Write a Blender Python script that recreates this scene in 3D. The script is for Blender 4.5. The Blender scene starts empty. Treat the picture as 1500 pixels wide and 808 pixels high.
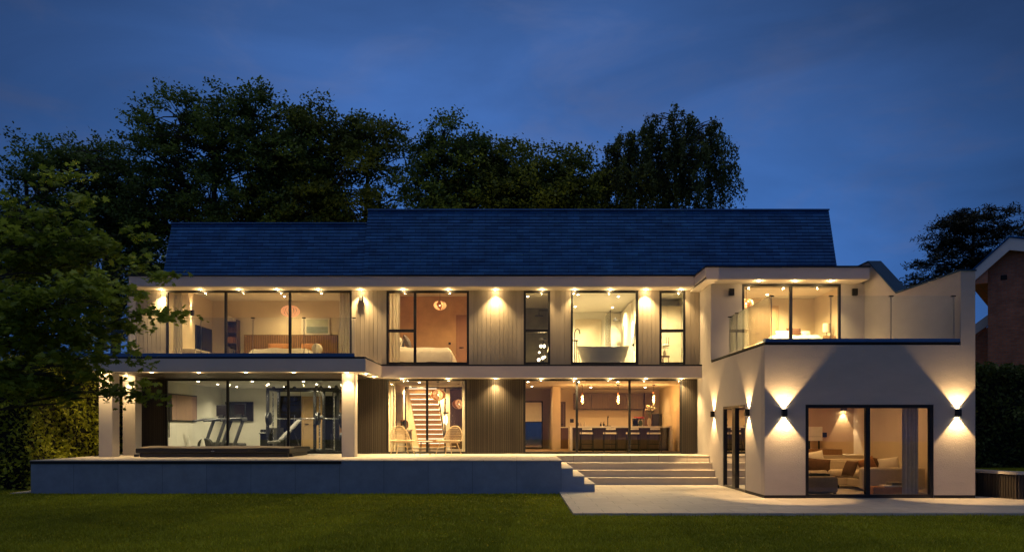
import bpy, math, random
import numpy as np
from mathutils import Vector, Matrix, Euler
R = math.radians
PI = math.pi
random.seed(7)
SC = bpy.context.scene
COL = SC.collection
E = 1.75            # eye height above the patio, metres

# ------------------------------------------------------------------ helpers
class MB:
    """collects shapes and links them as ONE mesh object"""
    def __init__(s):
        s.v = []; s.f = []; s.T = None
    def add(s, vs, fs):
        o = len(s.v)
        if s.T is not None:
            vs = [tuple(s.T @ Vector(p)) for p in vs]
        s.v += [tuple(p) for p in vs]
        s.f += [[i + o for i in f] for f in fs]
        return s
    def box(s, x0, x1, y0, y1, z0, z1):
        return s.add([(x0,y0,z0),(x1,y0,z0),(x1,y1,z0),(x0,y1,z0),(x0,y0,z1),(x1,y0,z1),(x1,y1,z1),(x0,y1,z1)],
                     [[3,2,1,0],[4,5,6,7],[0,1,5,4],[1,2,6,5],[2,3,7,6],[3,0,4,7]])
    def cbox(s, c, d):
        return s.box(c[0]-d[0]/2, c[0]+d[0]/2, c[1]-d[1]/2, c[1]+d[1]/2, c[2]-d[2]/2, c[2]+d[2]/2)
    def bar(s, p0, p1, w, t):
        p0 = Vector(p0); p1 = Vector(p1); d = (p1-p0).normalized()
        u = d.cross(Vector((0,0,1)))
        if u.length < 1e-3: u = Vector((1,0,0))
        u.normalize(); n = d.cross(u)
        vs = []
        for p in (p0, p1):
            for a, b in ((-1,-1),(1,-1),(1,1),(-1,1)):
                vs.append(tuple(p + u*a*w/2 + n*b*t/2))
        return s.add(vs, [[3,2,1,0],[4,5,6,7],[0,1,5,4],[1,2,6,5],[2,3,7,6],[3,0,4,7]])
    def tube(s, pts, r, n=8, close=False, cap=True):
        pts = [Vector(p) for p in pts]; N = len(pts)
        rs = r if isinstance(r, (list, tuple)) else [r]*N
        vs = []; u = None
        for i, p in enumerate(pts):
            if close: d = pts[(i+1) % N] - pts[i-1]
            else: d = pts[min(i+1, N-1)] - pts[max(i-1, 0)]
            if d.length < 1e-9: d = Vector((0,0,1))
            d.normalize()
            if u is None:
                u = d.cross(Vector((0,0,1)))
                if u.length < 1e-3: u = d.cross(Vector((1,0,0)))
            u = u - d*u.dot(d)
            if u.length < 1e-6: u = d.orthogonal()
            u.normalize(); w = d.cross(u)
            for k in range(n):
                a = 2*PI*k/n
                vs.append(tuple(p + (u*math.cos(a) + w*math.sin(a))*rs[i]))
        fs = []
        for i in range(N if close else N-1):
            a = i*n; b = ((i+1) % N)*n
            for k in range(n):
                fs.append([a+k, a+(k+1) % n, b+(k+1) % n, b+k])
        if cap and not close:
            fs.append(list(range(n))[::-1]); fs.append([(N-1)*n+k for k in range(n)])
        return s.add(vs, fs)
    def lathe(s, prof, c=(0,0,0), n=20, cap=True):
        vs = []; fs = []; N = len(prof)
        for (r, z) in prof:
            for k in range(n):
                a = 2*PI*k/n
                vs.append((c[0]+r*math.cos(a), c[1]+r*math.sin(a), c[2]+z))
        for i in range(N-1):
            for k in range(n):
                fs.append([i*n+k, i*n+(k+1) % n, (i+1)*n+(k+1) % n, (i+1)*n+k])
        if cap:
            fs.append(list(range(n))[::-1]); fs.append([(N-1)*n+k for k in range(n)])
        return s.add(vs, fs)
    def sph(s, c, r, nu=14, nv=9, pw=1.0, rot=None):
        """super-ellipsoid: pw<1 gives a squarer cushion"""
        if not isinstance(r, (tuple, list)): r = (r, r, r)
        def sg(x): return math.copysign(abs(x)**pw, x)
        vs = []; fs = []
        for j in range(nv+1):
            t = -PI/2 + PI*j/nv
            for i in range(nu):
                a = 2*PI*i/nu
                p = Vector((r[0]*sg(math.cos(t))*sg(math.cos(a)), r[1]*sg(math.cos(t))*sg(math.sin(a)), r[2]*math.sin(t)))
                if rot is not None: p = rot @ p
                vs.append((c[0]+p.x, c[1]+p.y, c[2]+p.z))
        for j in range(nv):
            for i in range(nu):
                fs.append([j*nu+i, j*nu+(i+1) % nu, (j+1)*nu+(i+1) % nu, (j+1)*nu+i])
        return s.add(vs, fs)
    def prism(s, poly, axis, a, b):
        n = len(poly)
        def P(p, t):
            return {'x': (t, p[0], p[1]), 'y': (p[0], t, p[1]), 'z': (p[0], p[1], t)}[axis]
        vs = [P(p, a) for p in poly] + [P(p, b) for p in poly]
        fs = [list(range(n)), [n+i for i in range(n)][::-1]]
        fs += [[(i+1) % n, i, n+i, n+(i+1) % n] for i in range(n)]
        return s.add(vs, fs)
    def grid(s, fn, nu, nv):
        vs = [fn(i/nu, j/nv) for j in range(nv+1) for i in range(nu+1)]
        fs = [[j*(nu+1)+i, j*(nu+1)+i+1, (j+1)*(nu+1)+i+1, (j+1)*(nu+1)+i] for j in range(nv) for i in range(nu)]
        return s.add(vs, fs)
    def build(s, name, m, parent=None, bevel=0, smooth=False, recalc=True):
        off = Vector((0,0,0))
        if parent is not None:
            r = parent
            while r.parent is not None: r = r.parent
            off = r.location
        me = bpy.data.meshes.new(name)
        me.from_pydata([(p[0]-off.x, p[1]-off.y, p[2]-off.z) for p in s.v], [], s.f)
        me.validate(); me.update()
        if recalc:
            import bmesh
            bm = bmesh.new(); bm.from_mesh(me)
            bmesh.ops.recalc_face_normals(bm, faces=bm.faces[:])
            bm.to_mesh(me); bm.free()
        if smooth:
            me.polygons.foreach_set('use_smooth', [True]*len(me.polygons))
            me.set_sharp_from_angle(angle=0.7)
        o = bpy.data.objects.new(name, me)
        COL.objects.link(o)
        if m is not None: me.materials.append(m)
        if parent is not None: o.parent = parent
        if bevel:
            b = o.modifiers.new('Bevel', 'BEVEL'); b.width = bevel; b.segments = 2
            b.limit_method = 'ANGLE'; b.angle_limit = R(40)
        return o

def fast_mesh(name, V, F, m, parent=None, tone=None, smooth=False):
    """numpy vertices (N,3) and equal-sized faces (M,k) -> one mesh object"""
    me = bpy.data.meshes.new(name)
    V = np.asarray(V, dtype=np.float32).copy()
    if parent is not None:
        r = parent
        while r.parent is not None: r = r.parent
        V -= np.array(r.location, dtype=np.float32)
    k = F.shape[1]; M = F.shape[0]
    me.vertices.add(len(V)); me.vertices.foreach_set('co', V.ravel())
    me.loops.add(M*k); me.loops.foreach_set('vertex_index', F.astype(np.int32).ravel())
    me.polygons.add(M); me.polygons.foreach_set('loop_start', np.arange(0, M*k, k, dtype=np.int32))
    me.polygons.foreach_set('loop_total', np.full(M, k, dtype=np.int32))
    me.update(calc_edges=True)
    if tone is not None:
        at = me.attributes.new('tone', 'FLOAT', 'POINT'); at.data.foreach_set('value', np.asarray(tone, dtype=np.float32))
    me.materials.append(m)
    o = bpy.data.objects.new(name, me); COL.objects.link(o)
    if parent is not None: o.parent = parent
    return o

def tag(o, label=None, cat=None, group=None, kind=None):
    if label: o['label'] = label
    if cat: o['category'] = cat
    if group: o['group'] = group
    if kind: o['kind'] = kind
    return o
def thing(name, label, cat, loc=(0,0,0), group=None):
    o = bpy.data.objects.new(name, None); COL.objects.link(o)
    o.empty_display_size = 0.2
    o.location = loc
    return tag(o, label, cat, group)
def place(o, loc, rz=0.0):
    o.location = loc; o.rotation_euler = (0, 0, rz); return o
def dup(o, loc=None, rz=None, label=None, parent=None):
    c = o.copy(); COL.objects.link(c)
    if parent is not None: c.parent = parent
    if loc is not None: c.location = loc
    if rz is not None: c.rotation_euler = (0,0,rz)
    if label: c['label'] = label
    for ch in list(o.children): dup(ch, parent=c)
    return c
ORD = 'first second third fourth fifth sixth seventh eighth ninth tenth eleventh twelfth thirteenth fourteenth fifteenth'.split()
def at(px, py, Y):
    """point at depth Y seen in the photo at (px, py): surveying the place from the photograph"""
    return Vector(((px-757)*Y/1150, Y, E + (625-py)*Y/1150))

# ------------------------------------------------------------------ materials
def newmat(name):
    m = bpy.data.materials.new(name); m.use_nodes = True
    nt = m.node_tree; b = nt.nodes['Principled BSDF']
    return m, nt, b
def N(nt, t, **kw):
    n = nt.nodes.new(t)
    for k, v in kw.items():
        if k in n.inputs.keys(): n.inputs[k].default_value = v
        else: setattr(n, k, v)
    return n
def pm(name, col, rough=.6, var=.18, scale=6, bump=0, bscale=60, metal=0, stretch=(1,1,1), coat=0, spec=.5):
    m, nt, b = newmat(name); L = nt.links
    tc = N(nt, 'ShaderNodeTexCoord'); mp = N(nt, 'ShaderNodeMapping'); mp.inputs['Scale'].default_value = stretch
    L.new(tc.outputs['Object'], mp.inputs['Vector'])
    nz = N(nt, 'ShaderNodeTexNoise', Scale=scale, Detail=6.0, Roughness=.65)
    L.new(mp.outputs[0], nz.inputs['Vector'])
    cr = N(nt, 'ShaderNodeValToRGB')
    cr.color_ramp.elements[0].position = .3; cr.color_ramp.elements[1].position = .7
    cr.color_ramp.elements[0].color = (*[c*(1-var) for c in col], 1)
    cr.color_ramp.elements[1].color = (*[min(1, c*(1+var)) for c in col], 1)
    L.new(nz.outputs['Fac'], cr.inputs['Fac']); L.new(cr.outputs['Color'], b.inputs['Base Color'])
    rr = N(nt, 'ShaderNodeMapRange'); rr.inputs['To Min'].default_value = max(0, rough-.1); rr.inputs['To Max'].default_value = min(1, rough+.12)
    L.new(nz.outputs['Fac'], rr.inputs['Value']); L.new(rr.outputs[0], b.inputs['Roughness'])
    b.inputs['Metallic'].default_value = metal
    b.inputs['Coat Weight'].default_value = coat
    b.inputs['Specular IOR Level'].default_value = spec
    if bump:
        n2 = N(nt, 'ShaderNodeTexNoise', Scale=bscale, Detail=5.0); L.new(mp.outputs[0], n2.inputs['Vector'])
        bp = N(nt, 'ShaderNodeBump', Strength=bump, Distance=.02)
        L.new(n2.outputs['Fac'], bp.inputs['Height']); L.new(bp.outputs[0], b.inputs['Normal'])
    return m
def emit(name, col, s):
    m, nt, b = newmat(name)
    b.inputs['Base Color'].default_value = (.8,.7,.5,1)
    b.inputs['Emission Color'].default_value = (*col, 1); b.inputs['Emission Strength'].default_value = s
    return m
def glass(name, refl=1.0, tint=(1,1,1), rough=0.0):
    m = bpy.data.materials.new(name); m.use_nodes = True; nt = m.node_tree; nt.nodes.clear()
    o = N(nt, 'ShaderNodeOutputMaterial'); mx = N(nt, 'ShaderNodeMixShader')
    t = N(nt, 'ShaderNodeBsdfTransparent', Color=(*tint, 1)); g = N(nt, 'ShaderNodeBsdfGlossy', Roughness=rough)
    fr = N(nt, 'ShaderNodeFresnel', IOR=1.5); ml = N(nt, 'ShaderNodeMath', operation='MULTIPLY'); ml.inputs[1].default_value = refl
    nt.links.new(fr.outputs[0], ml.inputs[0]); nt.links.new(ml.outputs[0], mx.inputs[0])
    nt.links.new(t.outputs[0], mx.inputs[1]); nt.links.new(g.outputs[0], mx.inputs[2]); nt.links.new(mx.outputs[0], o.inputs[0])
    return m
def brickmat(name, c1, c2, mortar, bw, bh, ms=.012, rough=.7, axes='xz', bump=.4, offs=.5, zoff=0.0, var=.25, spec=.5):
    m, nt, b = newmat(name); L = nt.links
    tc = N(nt, 'ShaderNodeTexCoord'); sp = N(nt, 'ShaderNodeSeparateXYZ'); cb = N(nt, 'ShaderNodeCombineXYZ')
    L.new(tc.outputs['Object'], sp.inputs[0])
    i = {'x': 0, 'y': 1, 'z': 2}
    L.new(sp.outputs[i[axes[0]]], cb.inputs[0])
    ad = N(nt, 'ShaderNodeMath', operation='ADD'); ad.inputs[1].default_value = zoff
    L.new(sp.outputs[i[axes[1]]], ad.inputs[0]); L.new(ad.outputs[0], cb.inputs[1])
    br = N(nt, 'ShaderNodeTexBrick'); br.offset = offs
    br.inputs['Color1'].default_value = (*c1,1); br.inputs['Color2'].default_value = (*c2,1); br.inputs['Mortar'].default_value = (*mortar,1)
    br.inputs['Scale'].default_value = 1.0; br.inputs['Brick Width'].default_value = bw; br.inputs['Row Height'].default_value = bh
    br.inputs['Mortar Size'].default_value = ms; br.inputs['Mortar Smooth'].default_value = .2; br.inputs['Bias'].default_value = -.1
    L.new(cb.outputs[0], br.inputs['Vector'])
    nz = N(nt, 'ShaderNodeTexNoise', Scale=2.2, Detail=7.0, Roughness=.7); L.new(tc.outputs['Object'], nz.inputs['Vector'])
    mr = N(nt, 'ShaderNodeMapRange'); mr.inputs['From Min'].default_value = .3; mr.inputs['From Max'].default_value = .7
    mr.inputs['To Min'].default_value = 1-var; mr.inputs['To Max'].default_value = 1+var
    L.new(nz.outputs['Fac'], mr.inputs['Value'])
    mx = N(nt, 'ShaderNodeMix', data_type='RGBA', blend_type='MULTIPLY'); mx.inputs['Factor'].default_value = 1
    L.new(br.outputs['Color'], mx.inputs['A']); L.new(mr.outputs[0], mx.inputs['B']); L.new(mx.outputs['Result'], b.inputs['Base Color'])
    b.inputs['Roughness'].default_value = rough; b.inputs['Specular IOR Level'].default_value = spec
    n2 = N(nt, 'ShaderNodeTexNoise', Scale=45.0, Detail=4.0); L.new(tc.outputs['Object'], n2.inputs['Vector'])
    ma = N(nt, 'ShaderNodeMath', operation='MULTIPLY_ADD'); ma.inputs[1].default_value = .35
    inv = N(nt, 'ShaderNodeMath', operation='SUBTRACT'); inv.inputs[0].default_value = 1.0
    L.new(br.outputs['Fac'], inv.inputs[1]); L.new(n2.outputs['Fac'], ma.inputs[0]); L.new(inv.outputs[0], ma.inputs[2])
    bp = N(nt, 'ShaderNodeBump', Strength=bump, Distance=.01); L.new(ma.outputs[0], bp.inputs['Height']); L.new(bp.outputs[0], b.inputs['Normal'])
    return m
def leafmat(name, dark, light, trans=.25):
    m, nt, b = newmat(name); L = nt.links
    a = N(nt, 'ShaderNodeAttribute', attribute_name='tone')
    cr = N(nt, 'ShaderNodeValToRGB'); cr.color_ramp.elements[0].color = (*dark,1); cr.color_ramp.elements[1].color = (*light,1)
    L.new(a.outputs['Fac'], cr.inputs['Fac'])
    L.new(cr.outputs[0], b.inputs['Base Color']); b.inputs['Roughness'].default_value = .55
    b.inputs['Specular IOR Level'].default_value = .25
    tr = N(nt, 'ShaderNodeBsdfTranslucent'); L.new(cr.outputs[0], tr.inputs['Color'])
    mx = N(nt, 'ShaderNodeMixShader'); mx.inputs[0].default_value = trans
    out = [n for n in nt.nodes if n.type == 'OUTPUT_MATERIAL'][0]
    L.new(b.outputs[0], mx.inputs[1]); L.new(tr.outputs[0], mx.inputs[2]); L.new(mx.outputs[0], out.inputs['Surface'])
    return m
def woodmat(name, c1, c2, axis='z', scale=3, rough=.5):
    st = {'x': (.12,2,2), 'y': (2,.12,2), 'z': (2,2,.12)}[axis]
    m, nt, b = newmat(name); L = nt.links
    tc = N(nt, 'ShaderNodeTexCoord'); mp = N(nt, 'ShaderNodeMapping'); mp.inputs['Scale'].default_value = st
    L.new(tc.outputs['Object'], mp.inputs['Vector'])
    nz = N(nt, 'ShaderNodeTexNoise', Scale=scale*6.0, Detail=8.0, Roughness=.7, Distortion=.6); L.new(mp.outputs[0], nz.inputs['Vector'])
    cr = N(nt, 'ShaderNodeValToRGB'); cr.color_ramp.elements[0].color = (*c1,1); cr.color_ramp.elements[1].color = (*c2,1)
    cr.color_ramp.elements[0].position = .3; cr.color_ramp.elements[1].position = .72
    L.new(nz.outputs['Fac'], cr.inputs['Fac']); L.new(cr.outputs[0], b.inputs['Base Color'])
    b.inputs['Roughness'].default_value = rough
    bp = N(nt, 'ShaderNodeBump', Strength=.15, Distance=.005); L.new(nz.outputs['Fac'], bp.inputs['Height']); L.new(bp.outputs[0], b.inputs['Normal'])
    return m
def boardmat(name, c1, c2, pitch):
    """vertical boards: each board its own tone (by object X), fine grain along Z"""
    m, nt, b = newmat(name); L = nt.links
    tc = N(nt, 'ShaderNodeTexCoord'); sp = N(nt, 'ShaderNodeSeparateXYZ'); L.new(tc.outputs['Object'], sp.inputs[0])
    dv = N(nt, 'ShaderNodeMath', operation='DIVIDE'); dv.inputs[1].default_value = pitch; L.new(sp.outputs[0], dv.inputs[0])
    fl = N(nt, 'ShaderNodeMath', operation='FLOOR'); L.new(dv.outputs[0], fl.inputs[0])
    wn = N(nt, 'ShaderNodeTexWhiteNoise', noise_dimensions='1D'); L.new(fl.outputs[0], wn.inputs['W'])
    mp = N(nt, 'ShaderNodeMapping'); mp.inputs['Scale'].default_value = (14, 14, .7); L.new(tc.outputs['Object'], mp.inputs['Vector'])
    nz = N(nt, 'ShaderNodeTexNoise', Scale=3.0, Detail=7.0, Roughness=.7); L.new(mp.outputs[0], nz.inputs['Vector'])
    ad = N(nt, 'ShaderNodeMath', operation='MULTIPLY_ADD'); ad.inputs[1].default_value = .45; L.new(wn.outputs['Value'], ad.inputs[0])
    sc = N(nt, 'ShaderNodeMath', operation='MULTIPLY'); sc.inputs[1].default_value = .6; L.new(nz.outputs['Fac'], sc.inputs[0]); L.new(sc.outputs[0], ad.inputs[2])
    cr = N(nt, 'ShaderNodeValToRGB'); cr.color_ramp.elements[0].color = (*c1,1); cr.color_ramp.elements[1].color = (*c2,1)
    cr.color_ramp.elements[0].position = .2; cr.color_ramp.elements[1].position = .8
    L.new(ad.outputs[0], cr.inputs['Fac']); L.new(cr.outputs[0], b.inputs['Base Color']); b.inputs['Roughness'].default_value = .62
    return m

m_render = pm('white_render', (.46,.42,.395), .85, .06, 1.3, bump=.42, bscale=38, stretch=(1,1,2.6))
m_smooth = pm('smooth_render', (.52,.475,.43), .8, .06, 1.1, bump=.12, bscale=40)
m_fascia = pm('fascia_render', (.62,.54,.49), .7, .05, .8, bump=.05, bscale=30)
m_soffit = pm('white_soffit', (.72,.66,.58), .7, .05, 2)
m_soffwood = woodmat('dark_timber_soffit', (.035,.025,.018), (.075,.052,.036), 'x', 2, .5)
m_clad = boardmat('grey_board_cladding', (.235,.20,.155), (.33,.285,.225), .145)
m_slat = boardmat('charred_timber_slats', (.022,.017,.012), (.058,.045,.032), .062)
m_slatback = pm('dark_membrane', (.012,.011,.01), .8, .2, 8)
m_slate = brickmat('blue_grey_slate', (.012,.085,.24), (.030,.150,.38), (.004,.018,.05), .42, .1175, .005, .62, bump=.35, zoff=-6.65+.0, var=.28, spec=.16)
m_coping = pm('coping_metal', (.07,.16,.32), .38, .1, 3, metal=.55)
m_black = pm('black_aluminium', (.013,.013,.014), .38, .2, 20, metal=.3)
m_dark = pm('dark_gap', (.01,.01,.011), .8, .2, 9)
m_glass = glass('window_glass', 1.8, (.97,.98,.97))
m_balglass = glass('balustrade_glass', .75, (.95,.975,.965))
m_frost = glass('clear_bulb_glass', .8, (1,.92,.8))
m_paving = brickmat('porcelain_paving', (.50,.455,.40), (.44,.40,.35), (.17,.15,.13), .9, .6, .007, .55, axes='xy', bump=.1, var=.14)
m_step = pm('step_porcelain', (.52,.47,.41), .6, .08, 2.5, bump=.04)
m_retain = brickmat('porcelain_wall_tiles', (.23,.285,.37), (.27,.325,.41), (.11,.14,.17), 1.2, .92, .006, .55, bump=.1, offs=0, zoff=.06, var=.16)
m_brick = brickmat('red_brick', (.56,.19,.095), (.42,.13,.065), (.28,.2,.15), .225, .075, .011, .85, bump=.6, var=.3)
m_white = pm('white_paint', (.7,.68,.64), .5, .05, 4)
m_cream = pm('cream_wall_paint', (.66,.56,.42), .8, .05, 1.5)
m_offwhite = pm('offwhite_wall_paint', (.7,.67,.58), .8, .04, 1.5)
m_gymwall = pm('pale_wall_paint', (.64,.62,.52), .8, .05, 1.5)
m_terra = pm('terracotta_limewash', (.56,.35,.18), .85, .16, 1.6)
m_greenwall = pm('grey_green_plaster', (.24,.235,.18), .85, .18, 2)
m_marble = pm('veined_marble', (.72,.66,.54), .3, .06, 2.2, stretch=(1,1,3))
m_ceil = pm('ceiling_paint', (.72,.68,.6), .85, .03, 2)
m_oak = woodmat('oak_floor', (.25,.16,.09), (.38,.26,.15), 'x', 1.5, .45)
m_tilefl = pm('stone_floor', (.45,.41,.36), .45, .08, 2)
m_rubber = pm('gym_rubber_floor', (.16,.165,.15), .6, .2, 30)
m_carpet = pm('pale_carpet', (.5,.46,.42), .95, .08, 20, bump=.2, bscale=200)
m_walnut = woodmat('walnut_veneer', (.055,.028,.014), (.11,.06,.03), 'z', 1.3, .4)
m_brownwood = woodmat('brown_timber', (.24,.125,.055), (.36,.20,.10), 'z', 1.6, .5)
m_island = woodmat('island_panel', (.06,.042,.022), (.095,.07,.038), 'z', 1.2, .5)
m_quartz = pm('white_quartz', (.72,.68,.6), .25, .06, 3)
m_linen = pm('white_linen', (.75,.7,.6), .9, .05, 6, bump=.25, bscale=14)
m_cushbrown = pm('brown_velvet', (.10,.045,.022), .9, .25, 8, bump=.1)
m_rust = pm('rust_cushion', (.30,.13,.05), .9, .2, 10, bump=.1)
m_greycush = pm('grey_cushion', (.16,.14,.13), .9, .2, 10, bump=.1)
m_sofa = pm('cream_boucle', (.58,.50,.38), .95, .08, 14, bump=.4, bscale=120)
m_ottoman = pm('taupe_fabric', (.22,.175,.125), .95, .12, 14, bump=.3, bscale=120)
def translucent(m, f):
    nt = m.node_tree; b = nt.nodes['Principled BSDF']; o = [n for n in nt.nodes if n.type == 'OUTPUT_MATERIAL'][0]
    t = N(nt, 'ShaderNodeBsdfTranslucent', Color=(.8,.74,.6,1)); mx = N(nt, 'ShaderNodeMixShader'); mx.inputs[0].default_value = f
    nt.links.new(b.outputs[0], mx.inputs[1]); nt.links.new(t.outputs[0], mx.inputs[2]); nt.links.new(mx.outputs[0], o.inputs['Surface']); return m
m_curtain = translucent(pm('pale_curtain', (.58,.56,.50), .9, .07, 5), .55)
m_curtgrey = translucent(pm('grey_curtain', (.42,.40,.38), .9, .1, 5), .06)
m_steel = pm('brushed_steel', (.6,.6,.58), .25, .1, 20, metal=1)
m_gymblack = pm('gym_black', (.018,.018,.017), .42, .25, 15)
m_gymgrey = pm('gym_grey', (.055,.056,.055), .45, .15, 12)
m_screen = pm('dark_screen', (.012,.013,.014), .12, .1, 3)
m_padgrey = pm('bench_pad', (.24,.23,.20), .6, .12, 10)
m_rattan = pm('rattan_cane', (.72,.56,.33), .55, .25, 30)
m_spa = pm('spa_vinyl', (.008,.008,.010), .42, .25, 7, bump=.25, bscale=9)
m_spacab = pm('spa_cabinet', (.03,.03,.033), .5, .2, 7)
m_spatop = pm('spa_cover_top', (.17,.14,.12), .6, .15, 5, bump=.15, bscale=9)
m_mirror = pm('mirror_silver', (.34,.32,.30), .03, .01, 3, metal=1)
m_smoked = pm('smoked_mirror', (.010,.009,.008), .2, .2, 2, spec=.3)
m_porc = pm('bath_ceramic', (.72,.68,.6), .3, .03, 3)
m_bark = pm('tree_bark', (.05,.042,.034), .9, .35, 12, bump=.6, bscale=25)
m_gravel = pm('pale_gravel', (.40,.36,.31), .9, .35, 45, bump=.6, bscale=80)
m_tilelt = pm('cupboard_cream', (.62,.53,.38), .6, .05, 3)
m_ceramic = pm('ceramic_vase', (.5,.42,.32), .4, .12, 8)
m_leafsmall = pm('stem_green', (.09,.12,.03), .6, .3, 20)
m_petalw = pm('white_petals', (.75,.7,.55), .7, .1, 20)
m_petalr = pm('red_petals', (.5,.06,.05), .7, .2, 20)
m_copper = pm('copper_petal', (.55,.22,.09), .3, .15, 6, metal=.8)
WARM = (1.0,.67,.28); WARM2 = (1.0,.52,.17); NEUT = (1.0,.77,.38); GYMC = (1.0,.86,.56)
e_down = emit('downlight_lens', (1,.80,.52), 60)
e_wall = emit('wall_light_lens', (1,.78,.45), 90)
e_bulb = emit('bulb_filament', (1,.56,.18), 22)
e_petal = emit('glowing_petal', (1,.34,.10), .45)
e_petal2 = emit('glowing_petal_hot', (1,.48,.14), 1.1)
e_rib = emit('glowing_rib', (1,.30,.14), .55)
e_led = emit('led_strip', (1,.80,.55), 2.3)
m_glowwood = pm('self_glowing_timber', (.46,.25,.10), .55, .2, 5, stretch=(1,4,4))
m_glowwood.node_tree.nodes['Principled BSDF'].inputs['Emission Color'].default_value = (1,.40,.10,1); m_glowwood.node_tree.nodes['Principled BSDF'].inputs['Emission Strength'].default_value = .34  # strip light on the stair boards put in as a glow of the timber
e_globe = emit('globe_lamp', (1,.84,.55), 7)
e_shade = emit('lamp_shade_glow', (1,.72,.38), 1.5)
l_back = leafmat('beech_leaves', (.020,.045,.018), (.22,.33,.075), .35)
l_mid = leafmat('limes_leaves', (.028,.048,.014), (.28,.34,.06), .35)
l_birch = leafmat('birch_leaves', (.024,.040,.018), (.20,.26,.08), .35)
l_pine = leafmat('pine_needles', (.006,.010,.008), (.022,.03,.018), .05)
l_maple = leafmat('maple_leaves', (.10,.155,.018), (.50,.60,.085), .45)
l_hedge = leafmat('hedge_leaves', (.09,.12,.010), (.58,.60,.045), .3)
l_hedge2 = leafmat('laurel_leaves', (.03,.048,.012), (.12,.16,.04), .3)
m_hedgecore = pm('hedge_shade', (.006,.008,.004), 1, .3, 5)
# ------------------------------------------------------------------ camera, sky, moonless dusk
cam = bpy.data.cameras.new('camera'); camo = bpy.data.objects.new('camera', cam); COL.objects.link(camo)
camo.location = (0, 0, E); camo.rotation_euler = (R(90), 0, 0)
cam.sensor_width = 36; cam.lens = 1150/1500*36; cam.clip_end = 1500; cam.clip_start = .1
cam.shift_x = -7/1500; cam.shift_y = 221/1500
SC.camera = camo
w = bpy.data.worlds.new('World'); SC.world = w; w.use_nodes = True
nt = w.node_tree; L = nt.links; nt.nodes.clear()
out = N(nt, 'ShaderNodeOutputWorld'); bg = N(nt, 'ShaderNodeBackground')
tc = N(nt, 'ShaderNodeTexCoord'); sp = N(nt, 'ShaderNodeSeparateXYZ'); L.new(tc.outputs['Generated'], sp.inputs[0])
sky = N(nt, 'ShaderNodeTexSky', sky_type='NISHITA', sun_disc=False, sun_elevation=R(-3), sun_rotation=R(200))
cr = N(nt, 'ShaderNodeValToRGB'); e = cr.color_ramp.elements     # dusk colours by height above the horizon
e[0].position = 0.0; e[0].color = (.027,.076,.235,1)
e[1].position = 1.0; e[1].color = (.08,.13,.28,1)
for p, c in ((.16,(.030,.094,.280)), (.27,(.033,.101,.300)), (.38,(.036,.096,.280)), (.50,(.030,.078,.225)), (.62,(.05,.09,.21))):
    q = e.new(p); q.color = (*c,1)
L.new(sp.outputs[2], cr.inputs['Fac'])
mp = N(nt, 'ShaderNodeMapping'); mp.inputs['Scale'].default_value = (1,1,2.6); mp.inputs['Location'].default_value = (3.1,.4,0)
L.new(tc.outputs['Generated'], mp.inputs['Vector'])
nz = N(nt, 'ShaderNodeTexNoise', Scale=2.1, Detail=6.0, Roughness=.55, Distortion=.7); L.new(mp.outputs[0], nz.inputs['Vector'])
mr = N(nt, 'ShaderNodeMapRange'); mr.inputs['From Min'].default_value = .3; mr.inputs['From Max'].default_value = .7
mr.inputs['To Min'].default_value = .78; mr.inputs['To Max'].default_value = 1.2; L.new(nz.outputs['Fac'], mr.inputs['Value'])
# clouds thin out to the north (ahead), thicken to both sides
az = N(nt, 'ShaderNodeMapRange', interpolation_type='SMOOTHSTEP'); az.inputs['From Min'].default_value = .74; az.inputs['From Max'].default_value = .97
az.inputs['To Min'].default_value = .54; az.inputs['To Max'].default_value = 1.62; L.new(sp.outputs[1], az.inputs['Value'])
m1 = N(nt, 'ShaderNodeMath', operation='MULTIPLY'); L.new(mr.outputs[0], m1.inputs[0]); L.new(az.outputs[0], m1.inputs[1])
mx = N(nt, 'ShaderNodeMix', data_type='RGBA', blend_type='MULTIPLY'); mx.inputs['Factor'].default_value = 1
nz2 = N(nt, 'ShaderNodeTexNoise', Scale=5.5, Detail=8.0, Roughness=.6, Distortion=.5); L.new(mp.outputs[0], nz2.inputs['Vector'])
cm = N(nt, 'ShaderNodeMapRange', interpolation_type='SMOOTHSTEP'); cm.inputs['From Min'].default_value = .45; cm.inputs['From Max'].default_value = .72; cm.inputs['To Max'].default_value = .62
L.new(nz2.outputs['Fac'], cm.inputs['Value'])
mc = N(nt, 'ShaderNodeMix', data_type='RGBA'); mc.inputs['B'].default_value = (.062,.105,.25,1); L.new(cm.outputs[0], mc.inputs['Factor'])
L.new(cr.outputs[0], mc.inputs['A'])
L.new(mc.outputs['Result'], mx.inputs['A']); L.new(m1.outputs[0], mx.inputs['B'])
ms = N(nt, 'ShaderNodeMix', data_type='RGBA', blend_type='ADD'); ms.inputs['Factor'].default_value = .02
L.new(mx.outputs['Result'], ms.inputs['A']); L.new(sky.outputs[0], ms.inputs['B'])
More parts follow.
